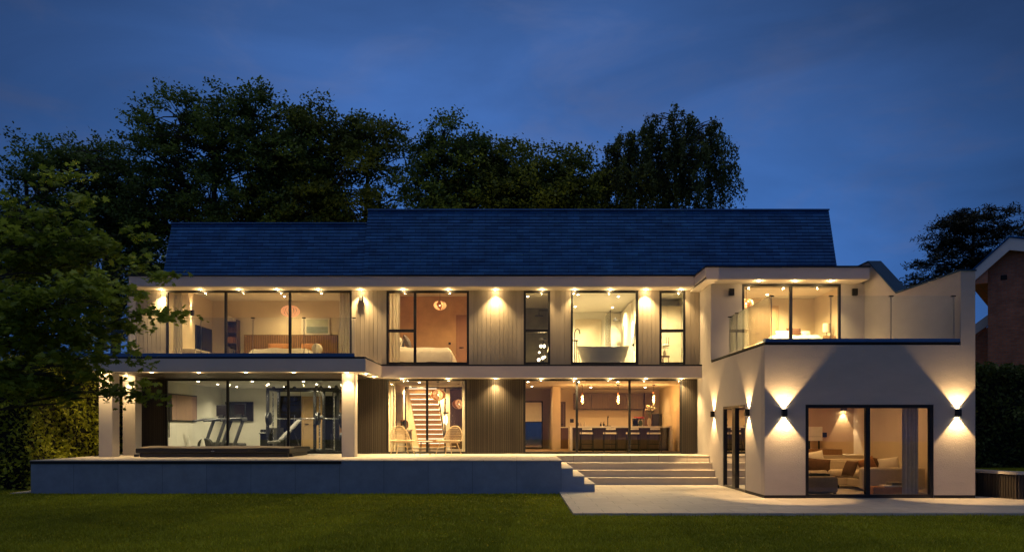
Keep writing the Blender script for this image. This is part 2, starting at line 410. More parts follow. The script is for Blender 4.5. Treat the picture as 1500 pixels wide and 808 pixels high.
# the western afterglow, behind the lens: brighter and less blue
gl = N(nt, 'ShaderNodeMapRange', interpolation_type='SMOOTHSTEP'); gl.inputs['From Min'].default_value = .25; gl.inputs['From Max'].default_value = -.75
L.new(sp.outputs[1], gl.inputs['Value'])
mg = N(nt, 'ShaderNodeMix', data_type='RGBA'); mg.inputs['B'].default_value = (.044,.078,.205,1)
L.new(gl.outputs[0], mg.inputs['Factor']); L.new(ms.outputs['Result'], mg.inputs['A'])
L.new(mg.outputs['Result'], bg.inputs['Color']); bg.inputs['Strength'].default_value = 1.0
L.new(bg.outputs[0], out.inputs[0])
sl = bpy.data.lights.new('dusk_sun', 'SUN'); sl.energy = .48; sl.angle = R(70); sl.color = (1,.96,.72)
so = bpy.data.objects.new('dusk_sun', sl); COL.objects.link(so); so.rotation_euler = (R(-4), 0, R(14))
SC.view_settings.view_transform = 'Standard'; SC.view_settings.look = 'None'; SC.view_settings.exposure = 0
cy = SC.cycles
cy.use_denoising = True; cy.max_bounces = 7; cy.diffuse_bounces = 4; cy.glossy_bounces = 4; cy.transparent_max_bounces = 20
cy.transmission_bounces = 4; cy.sample_clamp_indirect = 4; cy.caustics_reflective = False; cy.caustics_refractive = False
cy.use_light_tree = True

# ------------------------------------------------------------------ lamps
KL = 4.0
def spot(name, loc, direction, W, size, col=WARM, blend=.6, rad=.03, parent=None):
    l = bpy.data.lights.new(name, 'SPOT'); l.energy = W*KL; l.spot_size = R(size); l.spot_blend = blend; l.color = col; l.shadow_soft_size = rad
    o = bpy.data.objects.new(name, l); COL.objects.link(o)
    o.rotation_euler = Vector(direction).to_track_quat('-Z', 'Y').to_euler()
    if parent is not None:
        o.parent = parent; o.location = Vector(loc) - parent.location
    else: o.location = loc
    return o
def point(name, loc, W, col=WARM, rad=.08, parent=None):
    l = bpy.data.lights.new(name, 'POINT'); l.energy = W*KL; l.color = col; l.shadow_soft_size = rad
    o = bpy.data.objects.new(name, l); COL.objects.link(o)
    if parent is not None: o.parent = parent; o.location = Vector(loc) - parent.location
    else: o.location = loc
    return o
def downlight(p, label, group, W=40, size=80, col=WARM, blend=.75, r=.045, lens=e_down, glare=0):
    W *= random.uniform(.86, 1.14)
    t = thing('downlight', label, 'downlight', p, group)
    m = MB(); m.lathe([(r, -.004), (r+.02, -.006), (r+.022, 0), (r, .0)], p, 16, cap=False); m.build('trim', m_white, t, smooth=True)
    m = MB(); m.lathe([(.001, -.012), (r*.6, -.010), (r*.96, -.003)], p, 16, cap=False); m.build('lens', lens, t)
    spot('downlight_lamp', (p[0], p[1], p[2]-.02), (0,0,-1), W, size, col, blend, .035, t)
    if glare: point('added_downlight_glow', (p[0], p[1], p[2]-.05), glare/KL, col, .03, t)  # extra unseen point lamp added to brighten the soffit around the lens
    return t
def wall_light(p, n, label, W=45, size=86, lit=True, col=(1,.61,.24), w=.11, h=.17, d=.11, group=None, blend=.3):
    """box up-and-down light; p on the wall, n the way the wall faces"""
    t = thing('wall_light', label, 'wall light', p, group)
    n = Vector(n); u = Vector((-n.y, n.x, 0)); c = Vector(p) + n*(d/2+.004)
    m = MB(); hw = w/2; q = .012
    def B(a0,a1,b0,b1,z0,z1):
        P = lambda a,b,z: tuple(Vector(p)+u*a+n*(b+.004)+Vector((0,0,z)))
        m.add([P(a0,b0,z0),P(a1,b0,z0),P(a1,b1,z0),P(a0,b1,z0),P(a0,b0,z1),P(a1,b0,z1),P(a1,b1,z1),P(a0,b1,z1)],
              [[3,2,1,0],[4,5,6,7],[0,1,5,4],[1,2,6,5],[2,3,7,6],[3,0,4,7]])
    B(-hw,hw,d-q,d,-h/2,h/2); B(-hw,hw,0,q,-h/2,h/2); B(-hw,-hw+q,q,d-q,-h/2,h/2); B(hw-q,hw,q,d-q,-h/2,h/2); B(-hw+q,hw-q,q,d-q,-.01,.01)
    m.build('housing', m_black, t)
    m = MB(); lensz = h/2-.035
    for s in (-1,1):
        B(-hw+q+.002,hw-q-.002,q+.002,d-q-.002,s*lensz-.003,s*lensz+.003)
    m.build('lens', e_wall if lit else m_white, t)
    if lit:
        for s in (-1,1):
            spot('wall_light_lamp', c + Vector((0,0,s*(h/2-.01))), Vector((0,0,s)) , W, size, col, blend, .012, t)
    return t

# ------------------------------------------------------------------ ground
m_lawn, nt, b = newmat('lawn_soil'); L = nt.links
tc = N(nt, 'ShaderNodeTexCoord'); nz = N(nt, 'ShaderNodeTexNoise', Scale=1.1, Detail=9.0, Roughness=.75); L.new(tc.outputs['Object'], nz.inputs['Vector'])
cr = N(nt, 'ShaderNodeValToRGB'); cr.color_ramp.elements[0].color = (.135,.145,.008,1); cr.color_ramp.elements[1].color = (.23,.235,.013,1)
cr.color_ramp.elements[0].position = .36; cr.color_ramp.elements[1].position = .64
L.new(nz.outputs['Fac'], cr.inputs['Fac']); L.new(cr.outputs[0], b.inputs['Base Color']); b.inputs['Roughness'].default_value = .95
b.inputs['Specular IOR Level'].default_value = .1
ZL = -.06
tag(MB().add([(-500,-60,ZL),(500,-60,ZL),(500,900,ZL),(-500,900,ZL)], [[0,1,2,3]]).build('ground', m_lawn), kind='structure')
rng = np.random.default_rng(3)
def blades(n, y0, y1, z, keep, h=(.025,.055)):
    # denser close to the lens, thinner further back, over the lawn one can see
    Y = y0*(y1/y0)**rng.random(n); X = (rng.random(n)*2-1)*(Y*.69+.5)
    k = keep(X, Y); X = X[k]; Y = Y[k]; n = len(X)
    patch = np.sin(X*1.7+np.sin(Y*1.3)*2)*np.cos(Y*2.1+np.sin(X*.9)*2)
    H = rng.uniform(*h, n)*(1+.25*patch); a = rng.random(n)*2*np.pi; W = rng.uniform(.006,.012,n)*np.maximum(1, Y/12)
    lean = rng.normal(0,.5,(n,2))*H[:,None]
    b0 = np.stack([X-np.cos(a)*W, Y-np.sin(a)*W, np.full(n, z)], 1); b1 = np.stack([X+np.cos(a)*W, Y+np.sin(a)*W, np.full(n, z)], 1)
    tp = np.stack([X+lean[:,0], Y+lean[:,1], z+H], 1)
    V = np.stack([b0,b1,tp],1).reshape(-1,3); F = np.arange(3*n).reshape(n,3)
    patch = patch + .8*np.sin(X*.55+1.3*np.sin(Y*.45))*np.sin(Y*.8+.7*X*.3)
    stripe = .12*np.sign(np.sin(X*1.05+.35*np.sin(Y*.2)))
    tone = np.repeat(np.clip(.45+stripe+.2*patch+rng.normal(0,.2,n),0,1),3)
    return V, F, tone
l_grass = leafmat('grass_blades', (.23,.25,.013), (.56,.55,.028), .2)
V, F, tone = blades(260000, 10.6, 22.5, ZL, lambda X, Y: ~((X > 1.13) & (Y > 15.98)) & ~((X > -13.2) & (Y > 21.2)))
tag(fast_mesh('lawn_grass', V, F, l_grass, tone=tone), 'short mown lawn in front of the terrace', 'grass', kind='stuff')
# patio, terrace, steps
tag(MB().box(1.15, 12.75, 16.0, 26.4, -.2, 0).box(12.75, 16.5, 16.0, 18.2, -.2, 0).build('patio_paving', m_paving), kind='structure')
tag(MB().prism([(-13.16,21.30),(1.21,21.30),(1.21,24.9),(6.1,24.9),(6.1,26.56),(-13.16,26.56)], 'z', -.1, .82)
    .prism([(-13.18,21.25),(1.235,21.25),(1.235,24.875),(6.1,24.875),(6.1,26.56),(-13.18,26.56)], 'z', .8202, .85).build('terrace_paving', m_paving), kind='structure')
tag(MB().box(-13.72,-13.3,21.25,24.5,-.1,-.03).build('side_path', m_paving), kind='structure')
t = thing('garden_steps', 'pale porcelain corner steps going down from the terrace to the patio', 'steps', (3.6,24.3,0))
m = MB()
for xa, xb, ya, yb, z in ((1.21,1.52,24.55,24.9,.6375), (1.52,1.83,24.2,24.55,.425), (1.83,2.11,23.86,24.2,.2125)):
    m2 = MB()
    m2.prism([(xa,21.30),(xb,21.30),(xb,ya),(6.1,ya),(6.1,yb),(xa,yb)], 'z', -.1, z-.03)
    g = .02
    m2.prism([(xa,21.27),(xb+g,21.27),(xb+g,ya-g),(6.1,ya-g),(6.1,yb),(xa,yb)], 'z', z-.0298, z)
    m2.build('step', m_step, t)
t = thing('retaining_wall', 'long dark blue-grey tiled wall holding up the terrace', 'retaining wall', (-6,21.28,0))
MB().prism([(-13.16,-.1),(2.11,-.1),(2.11,.18),(1.83,.18),(1.83,.392),(1.52,.392),(1.52,.605),(1.21,.605),(1.21,.815),(-13.16,.815)], 'y', 21.262, 21.298).build('tile_face', m_retain, t)
MB().box(-13.175,-4.75,21.244,21.26,.755,.83).build('shadow_gap_strip', m_dark, t)  # dark strip painted in for the shade of the gap below the coping

# ------------------------------------------------------------------ the house
YM, YG = 26.2, 26.5
H = thing('modern_house', 'modern two-storey house with white render, grey cladding, slate roof and lit glazing', 'house', (0,26,0))
ZS0, ZS1 = 3.375, 3.76      # first-floor slab
Z0 = .85
# slab bands and soffits
MB().box(-12.65,-4.47,23.1,25.92,ZS0+.03,ZS1).box(-4.47,6.10,25.9,25.92,ZS0+.03,ZS1).box(-4.4702,-4.45,23.1,25.9,ZS0+.03,ZS1).build('slab_band', m_fascia, H)
MB().box(-12.63,-4.4705,23.12,23.5,ZS0,ZS0+.03).box(-4.87,-4.4705,23.502,25.88,ZS0,ZS0+.03).box(-4.87,6.1,25.902,26.5,ZS0,ZS0+.03).box(-12.63,-12.15,23.502,26.5,ZS0,ZS0+.03).build('white_soffit', m_soffit, H)
MB().box(-12.148,-4.872,23.502,26.5,ZS0+.004,ZS0+.03).build('timber_soffit', m_soffwood, H)
MB().box(-12.6,-4.5,23.15,26.3,ZS1,ZS1+.06).box(-4.5,6.1,25.93,26.3,ZS1,ZS1+.03).build('shadow_gap', m_dark, H)
MB().box(-12.62,-4.49,23.11,23.14,ZS1+.006,ZS1+.05).box(-4.49,6.12,25.895,25.93,ZS1+.004,ZS1+.05).build('drip_trim', m_black, H)
MB().box(-12.58,-4.80,23.17,23.25,ZS1+.05,ZS1+.165).build('balcony_coping', m_coping, H)
MB().box(-12.6,-4.5,23.3,26.2,ZS1+.061,ZS1+.08).build('balcony_floor', m_paving, H)
# eaves
ZE0, ZE1 = 6.30, 6.64
MB().box(-12.6,5.79,25.5,25.56,ZE0+.03,ZE1).box(5.79,10.76,23.94,24.0,ZE0-.02,ZE1-.03).box(5.76,5.79,23.94,25.5,ZE0+.03,ZE1-.03).box(-12.6,-12.54,25.56,28,ZE0+.03,ZE1).build('eaves_fascia', m_fascia, H)
MB().box(-12.58,5.78,25.52,26.3,ZE0,ZE0+.03).box(5.78,10.74,23.96,24.72,ZE0-.05,ZE0-.021).box(5.78,6.1,24.72,26.3,ZE0-.05,ZE0-.021).build('eaves_soffit', m_soffit, H)
MB().box(-12.62,5.77,25.47,25.6,ZE1,ZE1+.035).box(5.745,10.78,23.91,25.6,ZE1-.03,ZE1+.02).build('gutter_edge', m_black, H)
# mansard roofs in real slate courses
def mansard(x0, x1, y0, z0, y1, z1, n, taper0, taper1):
    m = MB(); d = Vector((0, y1-y0, z1-z0)); L_ = d.length; d /= L_; nrm = Vector((0, -d.z, d.y))
    for i in range(n):
        a = i/n; bb = min(1.0, (i+1.12)/n)
        p0 = Vector((0,y0,z0)) + d*(L_*a); p1 = Vector((0,y0,z0)) + d*(L_*bb)
        q0 = p0 + nrm*.028; q1 = p1 + nrm*.006
        m.add([(x0,*q0.yz),(x1,*q0.yz),(x1,*q1.yz),(x0,*q1.yz),(x0,*p0.yz),(x1,*p0.yz)], [[0,1,2,3],[4,5,1,0]])
    return m
rf = mansard(-4.98,10.44,25.52,6.69,26.3,9.0,20,0,0).build('slate_roof', m_slate, H, recalc=False)
MB().prism([(25.55,6.66),(26.33,8.985),(34,8.985),(34,6.95),(26.1,6.95),(26.1,6.66)], 'x', -4.96,10.42).build('roof_deck', m_coping, rf)
MB().box(-4.99,10.45,26.22,26.42,8.985,9.03).build('roof_ridge_trim', m_coping, rf)
rl = mansard(-11.53,-4.985,25.60,6.69,26.26,8.54,16,0,0).build('slate_roof', m_slate, H, recalc=False)
MB().prism([(25.63,6.66),(26.29,8.525),(34,8.525),(34,6.95),(26.1,6.95),(26.1,6.66)], 'x', -11.51,-4.965).build('roof_deck', m_coping, rl)
MB().box(-11.54,-4.985,26.18,26.38,8.525,8.565).build('roof_ridge_trim', m_coping, rl)
# outer shell
MB().box(-12.95,-12.72,26.2,34.2,0,6.6).box(-12.72,6.1,34.0,34.2,0,6.6).box(-11.45,6.1,26.2,26.34,6.66,8.0).box(-12.7,6.1,26.2,26.34,6.332,6.66).box(-12.71,6.1,26.36,34,ZS0+.06,ZS1-.01).build('outer_wall', m_smooth, H)
MB().box(-13.3,-12.955,26.8,27.0,ZS1,6.3).build('side_wall_panel', m_smooth, H)
# cladding
def boards(x0, x1, y, z0, z1):
    m = MB(); k = math.floor(x0/.145)
    while k*.145 < x1:
        a = max(x0, k*.145+.004); c = min(x1, (k+1)*.145-.004)
        if c-a > .01: m.box(a, c, y, y+.03, z0, z1)
        k += 1
    m.box(x0, x1, y+.018, y+.1, z0, z1)
    return m.build('board_cladding', m_clad, H)
for x0, x1 in ((-12.70,-11.71), (-5.51,-4.35), (-1.595,.228), (1.116,1.8), (4.05,4.76), (5.63,6.10)):
    boards(x0, x1, YM, ZS1+.035 if x0 > -5 else ZS1+.08, ZE0)
def slats(x0, x1, y, z0, z1, pitch=.062):
    p = MB().box(x0, x1, y+.03, y+.1, z0, z1).build('slat_backing', m_slatback, H)
    m = MB(); n = int((x1-x0)/pitch)
    for i in range(n):
        a = x0 + (i+.12)*(x1-x0)/n
        m.box(a, a+(x1-x0)/n*.66, y, y+.03-.001, z0, z1)
    m.build('timber_slats', m_slat, p)
for x0, x1 in ((-12.67,-11.87), (-5.62,-4.4), (-1.68,.23), (5.575,6.10)):
    slats(x0, x1, YG, Z0+.004, ZS0)
# windows
def window(x0, x1, z0, z1, y, mull=(), trans=(), fw=.065, d=.09, name='window', handle=None, fat=()):
    m = MB()
    m.box(x0, x0+fw, y, y+d, z0, z1).box(x1-fw, x1, y, y+d, z0, z1)
    m.box(x0+fw, x1-fw, y, y+d, z0, z0+fw).box(x0+fw, x1-fw, y, y+d, z1-fw, z1)
    for q in mull: m.box(q-fw*.6, q+fw*.6, y-.002, y+d-.004, z0+fw, z1-fw)
    for xa, xb, z in trans: m.box(xa, xb, y-.001, y+d-.006, z-fw*.65, z+fw*.65)
    f = m.build(name, m_black, H, bevel=.004)
    MB().add([(x0+fw*.5, y+d*.5, z0+fw*.5), (x1-fw*.5, y+d*.5, z0+fw*.5), (x1-fw*.5, y+d*.5, z1-fw*.5), (x0+fw*.5, y+d*.5, z1-fw*.5)], [[0,1,2,3]]).build('pane', m_glass, f)
    if handle: MB().box(handle-.015, handle+.015, y-.045, y-.02, z0+.55, z0+1.55).box(handle-.01,handle+.01,y-.02,y,z0+.6,z0+.62).box(handle-.01,handle+.01,y-.02,y,z0+1.48,z0+1.5).build('handle', m_black, f)
    return f
ZT = ZE0 - .003
window(-11.71,-5.51,ZS1+.085,ZT,YM,mull=(-9.72,-7.58))
window(-4.35,-1.595,ZS1+.08,ZT,YM,mull=(-3.4,),trans=((-4.285,-3.44,4.96),),fw=.075)
window(.228,1.116,ZS1+.08,ZT,YM,trans=((.30,1.04,4.96),),fw=.075)
window(1.8,4.05,ZS1+.08,ZT,YM,fw=.075)
window(4.76,5.63,ZS1+.08,ZT,YM,trans=((4.835,5.555,4.96),),fw=.075)
window(-11.87,-5.62,Z0+.005,ZS0-.003,YG,mull=(-9.77,-7.72),name='sliding_door',handle=-11.72)
window(-4.4,-1.68,Z0+.005,ZS0-.003,YG,mull=(-3.03,),name='sliding_door')
window(.23,5.575,Z0+.005,ZS0-.003,YG,mull=(2.03,3.81),name='sliding_door')
# pillars of the gym canopy
for x0, x1, y0, y1 in ((-12.58,-12.17,23.62,24.06), (-12.58,-12.17,25.05,25.47), (-5.27,-4.88,23.62,24.06)):
    MB().box(x0, x1, y0, y1, Z0, ZS0).build('pillar', m_smooth, H, bevel=.012)
# ---- garden wing
YW = 19.35
MB().box(6.11,7.117,YW,YW+.3,0,3.77).box(10.28,10.94,YW,YW+.3,0,3.77).box(7.117,10.28,YW,YW+.3,2.305,3.77).prism([(YW,0),(34,0),(34,6.87),(24.43,6.87),(22.63,5.59),(YW,5.59)], 'x', 10.94, 11.30).build('wing_wall', m_render, H)
MB().prism([(YW+.3,0),(20.97,0),(20.97,2.35),(23.27,2.35),(23.27,0),(27.2,0),(27.2,6.25),(24.7,6.25),(24.7,3.77),(YW+.3,3.77)], 'x', 6.11, 6.38).build('wing_side_wall', m_smooth, H)
MB().box(6.105,7.117,YW-.004,YW-.0005,.002,.075).box(6.105,6.1095,YW,20.97,.002,.075).build('plinth_strip', m_dark, H)
MB().box(10.28,11.3,YW-.004,YW-.0005,.002,.075).build('plinth_strip', m_dark, H)
MB().box(6.38,7.087,24.7,24.9,3.8,6.25).box(10.2,10.938,24.7,24.9,3.8,6.25).box(6.38,10.938,24.9,25.1,6.18,6.56).box(6.38,10.93,YW+.3,24.7,3.6,3.78).build('wing_upper_wall', m_smooth, H)
MB().box(6.12,10.92,YW+.02,YW+.24,3.7705,3.82).box(6.13,6.36,YW+.24,24.69,3.7705,3.82).build('parapet_gap', m_dark, H)
MB().box(6.09,10.935,YW-.015,YW+.26,3.822,3.845).box(6.095,6.37,YW+.26,24.69,3.822,3.845).build('drip_trim', m_black, H)
MB().box(6.13,10.935,YW+.01,YW+.22,3.846,3.93).build('parapet_coping', m_coping, H)
MB().prism([(YW-.02,5.591),(22.62,5.591),(24.42,6.873),(34,6.873),(34,6.91),(24.41,6.91),(22.61,5.63),(YW-.02,5.63)], 'x', 10.915, 11.325).build('parapet_coping', pm('blue_roof_membrane', (.015,.055,.12), .75, .12, 4, spec=.15), H)
MB().box(6.2,10.9,25.2,33.9,6.5,6.58).build('wing_roof', m_coping, H)
window(7.117,10.28,.005,2.302,YW+.02,mull=(8.67,),name='sliding_door',fw=.085,d=.12)
window(7.087,10.2,3.85,6.248,24.7,mull=(8.63,),name='sliding_door',fw=.075)
# side door in the wing wall facing the steps (plane X = 6.11)
m = MB(); x = 6.12; fw = .07
m.box(x,x+.1,20.97,20.97+fw,.005,2.35).box(x,x+.1,23.27-fw,23.27,.005,2.35).box(x,x+.1,20.97+fw,23.27-fw,2.35-fw,2.35).box(x,x+.1,20.97+fw,23.27-fw,.005,.05).box(x-.01,x+.1,21.98,22.28,.05,2.35-fw)
f = m.build('sliding_door', m_black, H)
MB().add([(x+.05,21.0,.03),(x+.05,23.24,.03),(x+.05,23.24,2.32),(x+.05,21.0,2.32)], [[0,1,2,3]]).build('pane', m_glass, f)

# ---- rooms
def room(x0, x1, y0, y1, z0, z1, wm, fm, cm, back=None, left=True):
    T = .02
    wl = MB().box(x1, x1+T, y0, y1, z0, z1)
    if left: wl.box(x0-T, x0, y0, y1, z0, z1)
    if back is None: wl.box(x0-T, x1+T, y1, y1+T, z0, z1)
    else: MB().box(x0-T, x1+T, y1, y1+T, z0, z1).build('interior_wall', back, H)
    wl.build('interior_wall', wm, H)
    MB().box(x0, x1, y0, y1, z0-.02, z0).build('interior_floor', fm, H)
    MB().box(x0-T, x1+T, y0, y1+T, z1, z1+.02).build('interior_ceiling', cm, H)
    MB().box(x0, x1, y1-.014, y1-.001, z0, z0+.12).build('skirting', m_white, H)
room(-12.2,-4.95,26.31,31.5,3.8,6.8, m_cream, m_carpet, m_ceil)
room(-4.9,-.7,26.31,30.4,3.8,6.8, m_terra, m_carpet, m_ceil)
room(-.64,1.42,26.31,31.4,3.8,6.5, m_greenwall, m_tilefl, m_ceil)
room(1.47,4.38,26.31,32.5,3.8,6.5, m_offwhite, m_tilefl, m_ceil)
room(4.43,6.08,26.31,29.5,3.8,6.5, m_offwhite, m_tilefl, m_ceil)
room(6.42,10.9,24.92,28.75,4.15,6.45, m_cream, m_carpet, m_ceil)
room(-12.3,-4.95,26.61,32.8,.85,3.36, m_gymwall, m_rubber, m_ceil)
room(-4.5,-.9,26.61,32.6,.85,3.36, m_cream, m_tilefl, m_ceil)
room(-.84,6.08,26.61,33.5,.85,3.36, m_cream, m_oak, m_ceil)
room(6.42,10.9,YW+.32,25.4,.004,3.5, m_cream, m_tilefl, m_ceil, left=False, back=pm('warm_clay_paint',(.58,.40,.23),.85,.06,1.5))
# ------------------------------------------------------------------ balustrades
m_post = pm('satin_post', (.42,.40,.37), .45, .05, 8)
def balustrade(name, label, runs, z0, z1, posts):
    t = thing(name, label, 'balustrade', (runs[0][0][0], runs[0][0][1], z0))
    for (a, b) in runs:
        MB().bar((a[0],a[1],(z0+z1)/2), (b[0],b[1],(z0+z1)/2), .012, z1-z0).build('glass_pane', m_balglass, t)
    for (x, y) in posts:
        p = MB().box(x-.008, x+.008, y+.015, y+.04, z0-.02, z1-.03).build('post', m_post, t)
        MB().box(x-.05, x+.05, y-.012, y+.05, z1-.02, z1+.008).build('clamp', m_black, p)
    return t
P1 = [at(px, 0, 23.2).x for px in (294, 370, 445, 518)]
balustrade('glass_balustrade', 'glass balustrade along the left balcony above the gym', [((-12.3,23.22),(-4.83,23.22))], 3.925, 4.98, [(x,23.2) for x in P1])
P2 = [at(px, 0, 19.5).x for px in (1130, 1217, 1305, 1396)]
balustrade('glass_balustrade', 'glass balustrade around the roof terrace of the right wing', [((6.28,19.47),(10.86,19.47)), ((6.28,19.47),(6.28,23.2))], 3.932, 5.0, [(x,19.47) for x in P2]+[(6.28,22.4),(6.28,23.15)])

# ------------------------------------------------------------------ outdoor lamps
ev = [236,293,350,406,466,528,590,657,726,794,842,894,946,998]
for i, px in enumerate(ev):
    downlight((at(px,0,26.02).x, 26.02, ZE0), '%s recessed downlight from the left under the main upper eaves' % ORD[i], 'downlights under the upper eaves', 150 if px in (236,528,726,946) else 64, 100 if px in (236,528,726,946) else 96, glare=8)
for i, px in enumerate((1112,1165,1217)):
    downlight((at(px,0,24.2).x, 24.2, ZE0-.05), '%s downlight from the left in the eaves over the roof terrace window' % ORD[i], 'downlights over the roof terrace', 60, 90, glare=9)
for i, px in enumerate((222,291,360,430)):
    downlight((at(px,0,23.36).x, 23.36, ZS0), '%s downlight from the left along the canopy edge above the swim spa' % ORD[i], 'downlights in the terrace canopy', 30, 84, glare=4)
downlight((-12.37,23.45,ZS0), 'downlight at the top of the front left canopy pillar', 'downlights in the terrace canopy', 70, 84, glare=7)
downlight((-12.37,24.86,ZS0), 'downlight at the top of the rear left canopy pillar', 'downlights in the terrace canopy', 60, 84, glare=7)
downlight((-5.07,23.45,ZS0), 'downlight at the top of the right canopy pillar beside the gym', 'downlights in the terrace canopy', 70, 84, glare=7)
for p, l in (((-4.62,24.05,ZS0),'front downlight in the pale soffit right of the gym pillar'), ((-4.62,25.4,ZS0),'rear downlight in the pale soffit right of the gym pillar')):
    downlight(p, l, 'downlights in the terrace canopy', 90, 100, glare=9)
for i, px in enumerate((589,656,725.5,793,842,894,946,998)):
    downlight((at(px,0,26.31).x, 26.31, ZS0), '%s downlight from the left under the first-floor slab over the terrace doors' % ORD[i], 'downlights under the first-floor slab', 150 if px == 725.5 else 115, 110, glare=9)
WL = 'black wall lights on the outside walls'
wall_light((6.11,24.3,2.15), (-1,0,0), 'lit up-and-down wall light beside the top of the steps', group=WL, W=70)
wall_light((6.11,20.66,2.13), (-1,0,0), 'lit wall light between the side door and the corner of the wing', group=WL, W=62)
wall_light((6.58,YW,2.10), (0,-1,0), 'lit wall light left of the big sliding doors on the wing front', group=WL, W=74)
wall_light((10.85,YW,2.10), (0,-1,0), 'lit wall light right of the big sliding doors on the wing front', group=WL, W=66)
wall_light((6.74,24.7,5.98), (0,-1,0), 'unlit black wall light left of the roof terrace window', lit=False, group=WL, w=.15, h=.21)
wall_light((10.61,24.7,5.98), (0,-1,0), 'unlit black wall light right of the roof terrace window', lit=False, group=WL, w=.15, h=.21)
wall_light((-5.19,26.2,6.02), (0,-1,0), 'unlit wall light on the cladding beside the wide left bedroom window', lit=False, group=WL)

# ------------------------------------------------------------------ swim spa
t = thing('swim_spa', 'long covered swim spa with black front on the left of the terrace', 'swim spa', (-9,24.6,.85))
MB().box(-11.3,-6.85,23.5,25.7,.85,.97).build('cabinet', m_spacab, t, bevel=.02)
def cov(u, v):
    x = -11.38 + u*4.6; y = 23.42 + v*2.36
    return (x, y, 1.12 + .035*math.sin(PI*v) + .012*math.sin(u*9+v*4))
c = MB().grid(cov, 40, 12).build('cover_top', m_spatop, t, smooth=True)
for k, (x0, x1) in enumerate(((-11.38,-9.08),(-9.076,-6.78))):
    MB().box(x0,x1,23.415,25.79,.975,1.118).build('cover_skirt', m_spa, c, bevel=.025)
MB().box(-11.46,-11.36,23.5,23.62,.86,.93).box(-6.84,-6.74,23.6,23.72,.86,.95).build('lifter_bracket', m_black, t)
MB().box(-9.12,-9.0,23.40,23.412,1.02,1.045).build('badge', m_steel, t)

# ------------------------------------------------------------------ rattan chairs and side table
def rattan(name, label):
    t = thing(name, label, 'chair', (0,0,0), 'rattan lounge chairs on the terrace')
    m = MB()                                    # round woven seat, a shallow dish
    for k in range(9):
        r = .07+.035*k
        m.tube([(r*math.cos(a), r*1.0*math.sin(a), .40+.05*(r/.36)**2) for a in np.linspace(0,2*PI,26)[:-1]], .011, 5, close=True)
    m.build('seat', m_rattan, t, smooth=True)
    m = MB()
    m.tube([(.375*math.cos(a), .37*math.sin(a), .455) for a in np.linspace(0,2*PI,33)[:-1]], .02, 7, close=True)
    m.tube([(.36*math.cos(a), .35*math.sin(a), .40) for a in np.linspace(0,2*PI,33)[:-1]], .013, 6, close=True)
    m.build('rim', m_rattan, t, smooth=True)
    m = MB(); hoop = []
    for a in np.linspace(0, PI, 22):
        hoop.append((.35*math.cos(a), .20+.20*math.sin(a)**.6, .44+.50*math.sin(a)))
    m.tube(hoop, .018, 7)
    m.build('back_hoop', m_rattan, t, smooth=True)
    m = MB()
    for k in range(1, 24):
        s = -1+2*k/24; x = .34*s; zt = .44+.49*math.sqrt(max(0,1-s*s)); yt = .20+.2*(1-s*s)**.3
        m.tube([(x*.9, .27-.12*abs(s), .42), (x, .25+(yt-.25)*.5+.03*(1-s*s), (.42+zt)/2), (x, yt, zt)], .0075, 4)
    for q in (.55,.63,.71,.79,.86):
        hw = .34*math.sqrt(max(0, 1-((q-.44)/.5)**2))
        m.tube([(hw*s, .23+.15*(1-s*s)+(q-.55)*.14, q) for s in np.linspace(-1,1,9)], .007, 4)
    m.build('woven_back', m_rattan, t, smooth=True)
    for sx, sy in ((-1,-1),(1,-1),(-1,1),(1,1)):
        MB().tube([(sx*.20,sy*.18,.41),(sx*.24,sy*.23,.25),(sx*.31,sy*.30,.0)], [.016,.015,.012], 7).build('leg', m_rattan, t, smooth=True)
    m = MB().tube([(.235*math.cos(a), .225*math.sin(a), .27) for a in np.linspace(0,2*PI,25)[:-1]], .010, 6, close=True)
    m.build('stretcher', m_rattan, t, smooth=True)
    return t
c1 = rattan('rattan_chair', 'pale round-backed rattan chair left of the small terrace table')
c2 = dup(c1, label='pale round-backed rattan chair right of the small terrace table')
place(c1, (-3.72,25.55,.85), R(28)); place(c2, (-2.22,25.55,.85), R(-28))
t = thing('side_table', 'small round low table between the two rattan chairs', 'table', (-2.97,25.4,.85))
MB().lathe([(.001,.425),(.25,.425),(.262,.432),(.262,.448),(.25,.455),(.001,.455)], (-2.97,25.4,.85), 28, cap=False).build('table_top', m_quartz, t, smooth=True)
for k in range(4):
    a = PI/4+PI/2*k
    MB().tube([(-2.97+.17*math.cos(a),25.4+.17*math.sin(a),1.275),(-2.97+.23*math.cos(a),25.4+.23*math.sin(a),.85)], .010, 6).build('leg', m_black, t)

# ------------------------------------------------------------------ generic furniture
def curtain(label, x0, x1, y, z0, z1, m, amp=.035, wl=.11):
    c = MB(); n = max(12, int((x1-x0)/wl*10))
    def fn(u, v): return (x0+(x1-x0)*u, y+amp*math.sin(u*(x1-x0)/wl*2*PI)+.012*math.sin(u*13+v*3), z0+(z1-z0)*v)
    c.grid(fn, n, 6)
    o = c.build('curtain', m, None, smooth=True, recalc=False); return tag(o, label, 'curtain')
def cushion(label, c, r, m, rot=(0,0,0), cat='cushion', name='cushion', group=None):
    rt = Euler(tuple(R(a) for a in rot)).to_matrix()
    ax = min(range(3), key=lambda i: r[i]); o_ = [i for i in range(3) if i != ax]; m_ = MB(); n_ = 14
    for s in (-1, 1):
        def fn(u, v, s=s):
            u = 2*u-1; v = 2*v-1; p = Vector((0,0,0))
            p[o_[0]] = r[o_[0]]*u*(1-.07*(1-v*v)); p[o_[1]] = r[o_[1]]*v*(1-.07*(1-u*u))
            p[ax] = s*r[ax]*((1-u*u)*(1-v*v))**.42
            return rt @ p
        m_.grid(fn, n_, n_)
    o = m_.build(name, m, None, smooth=True); o.location = c
    return tag(o, label, cat, group)
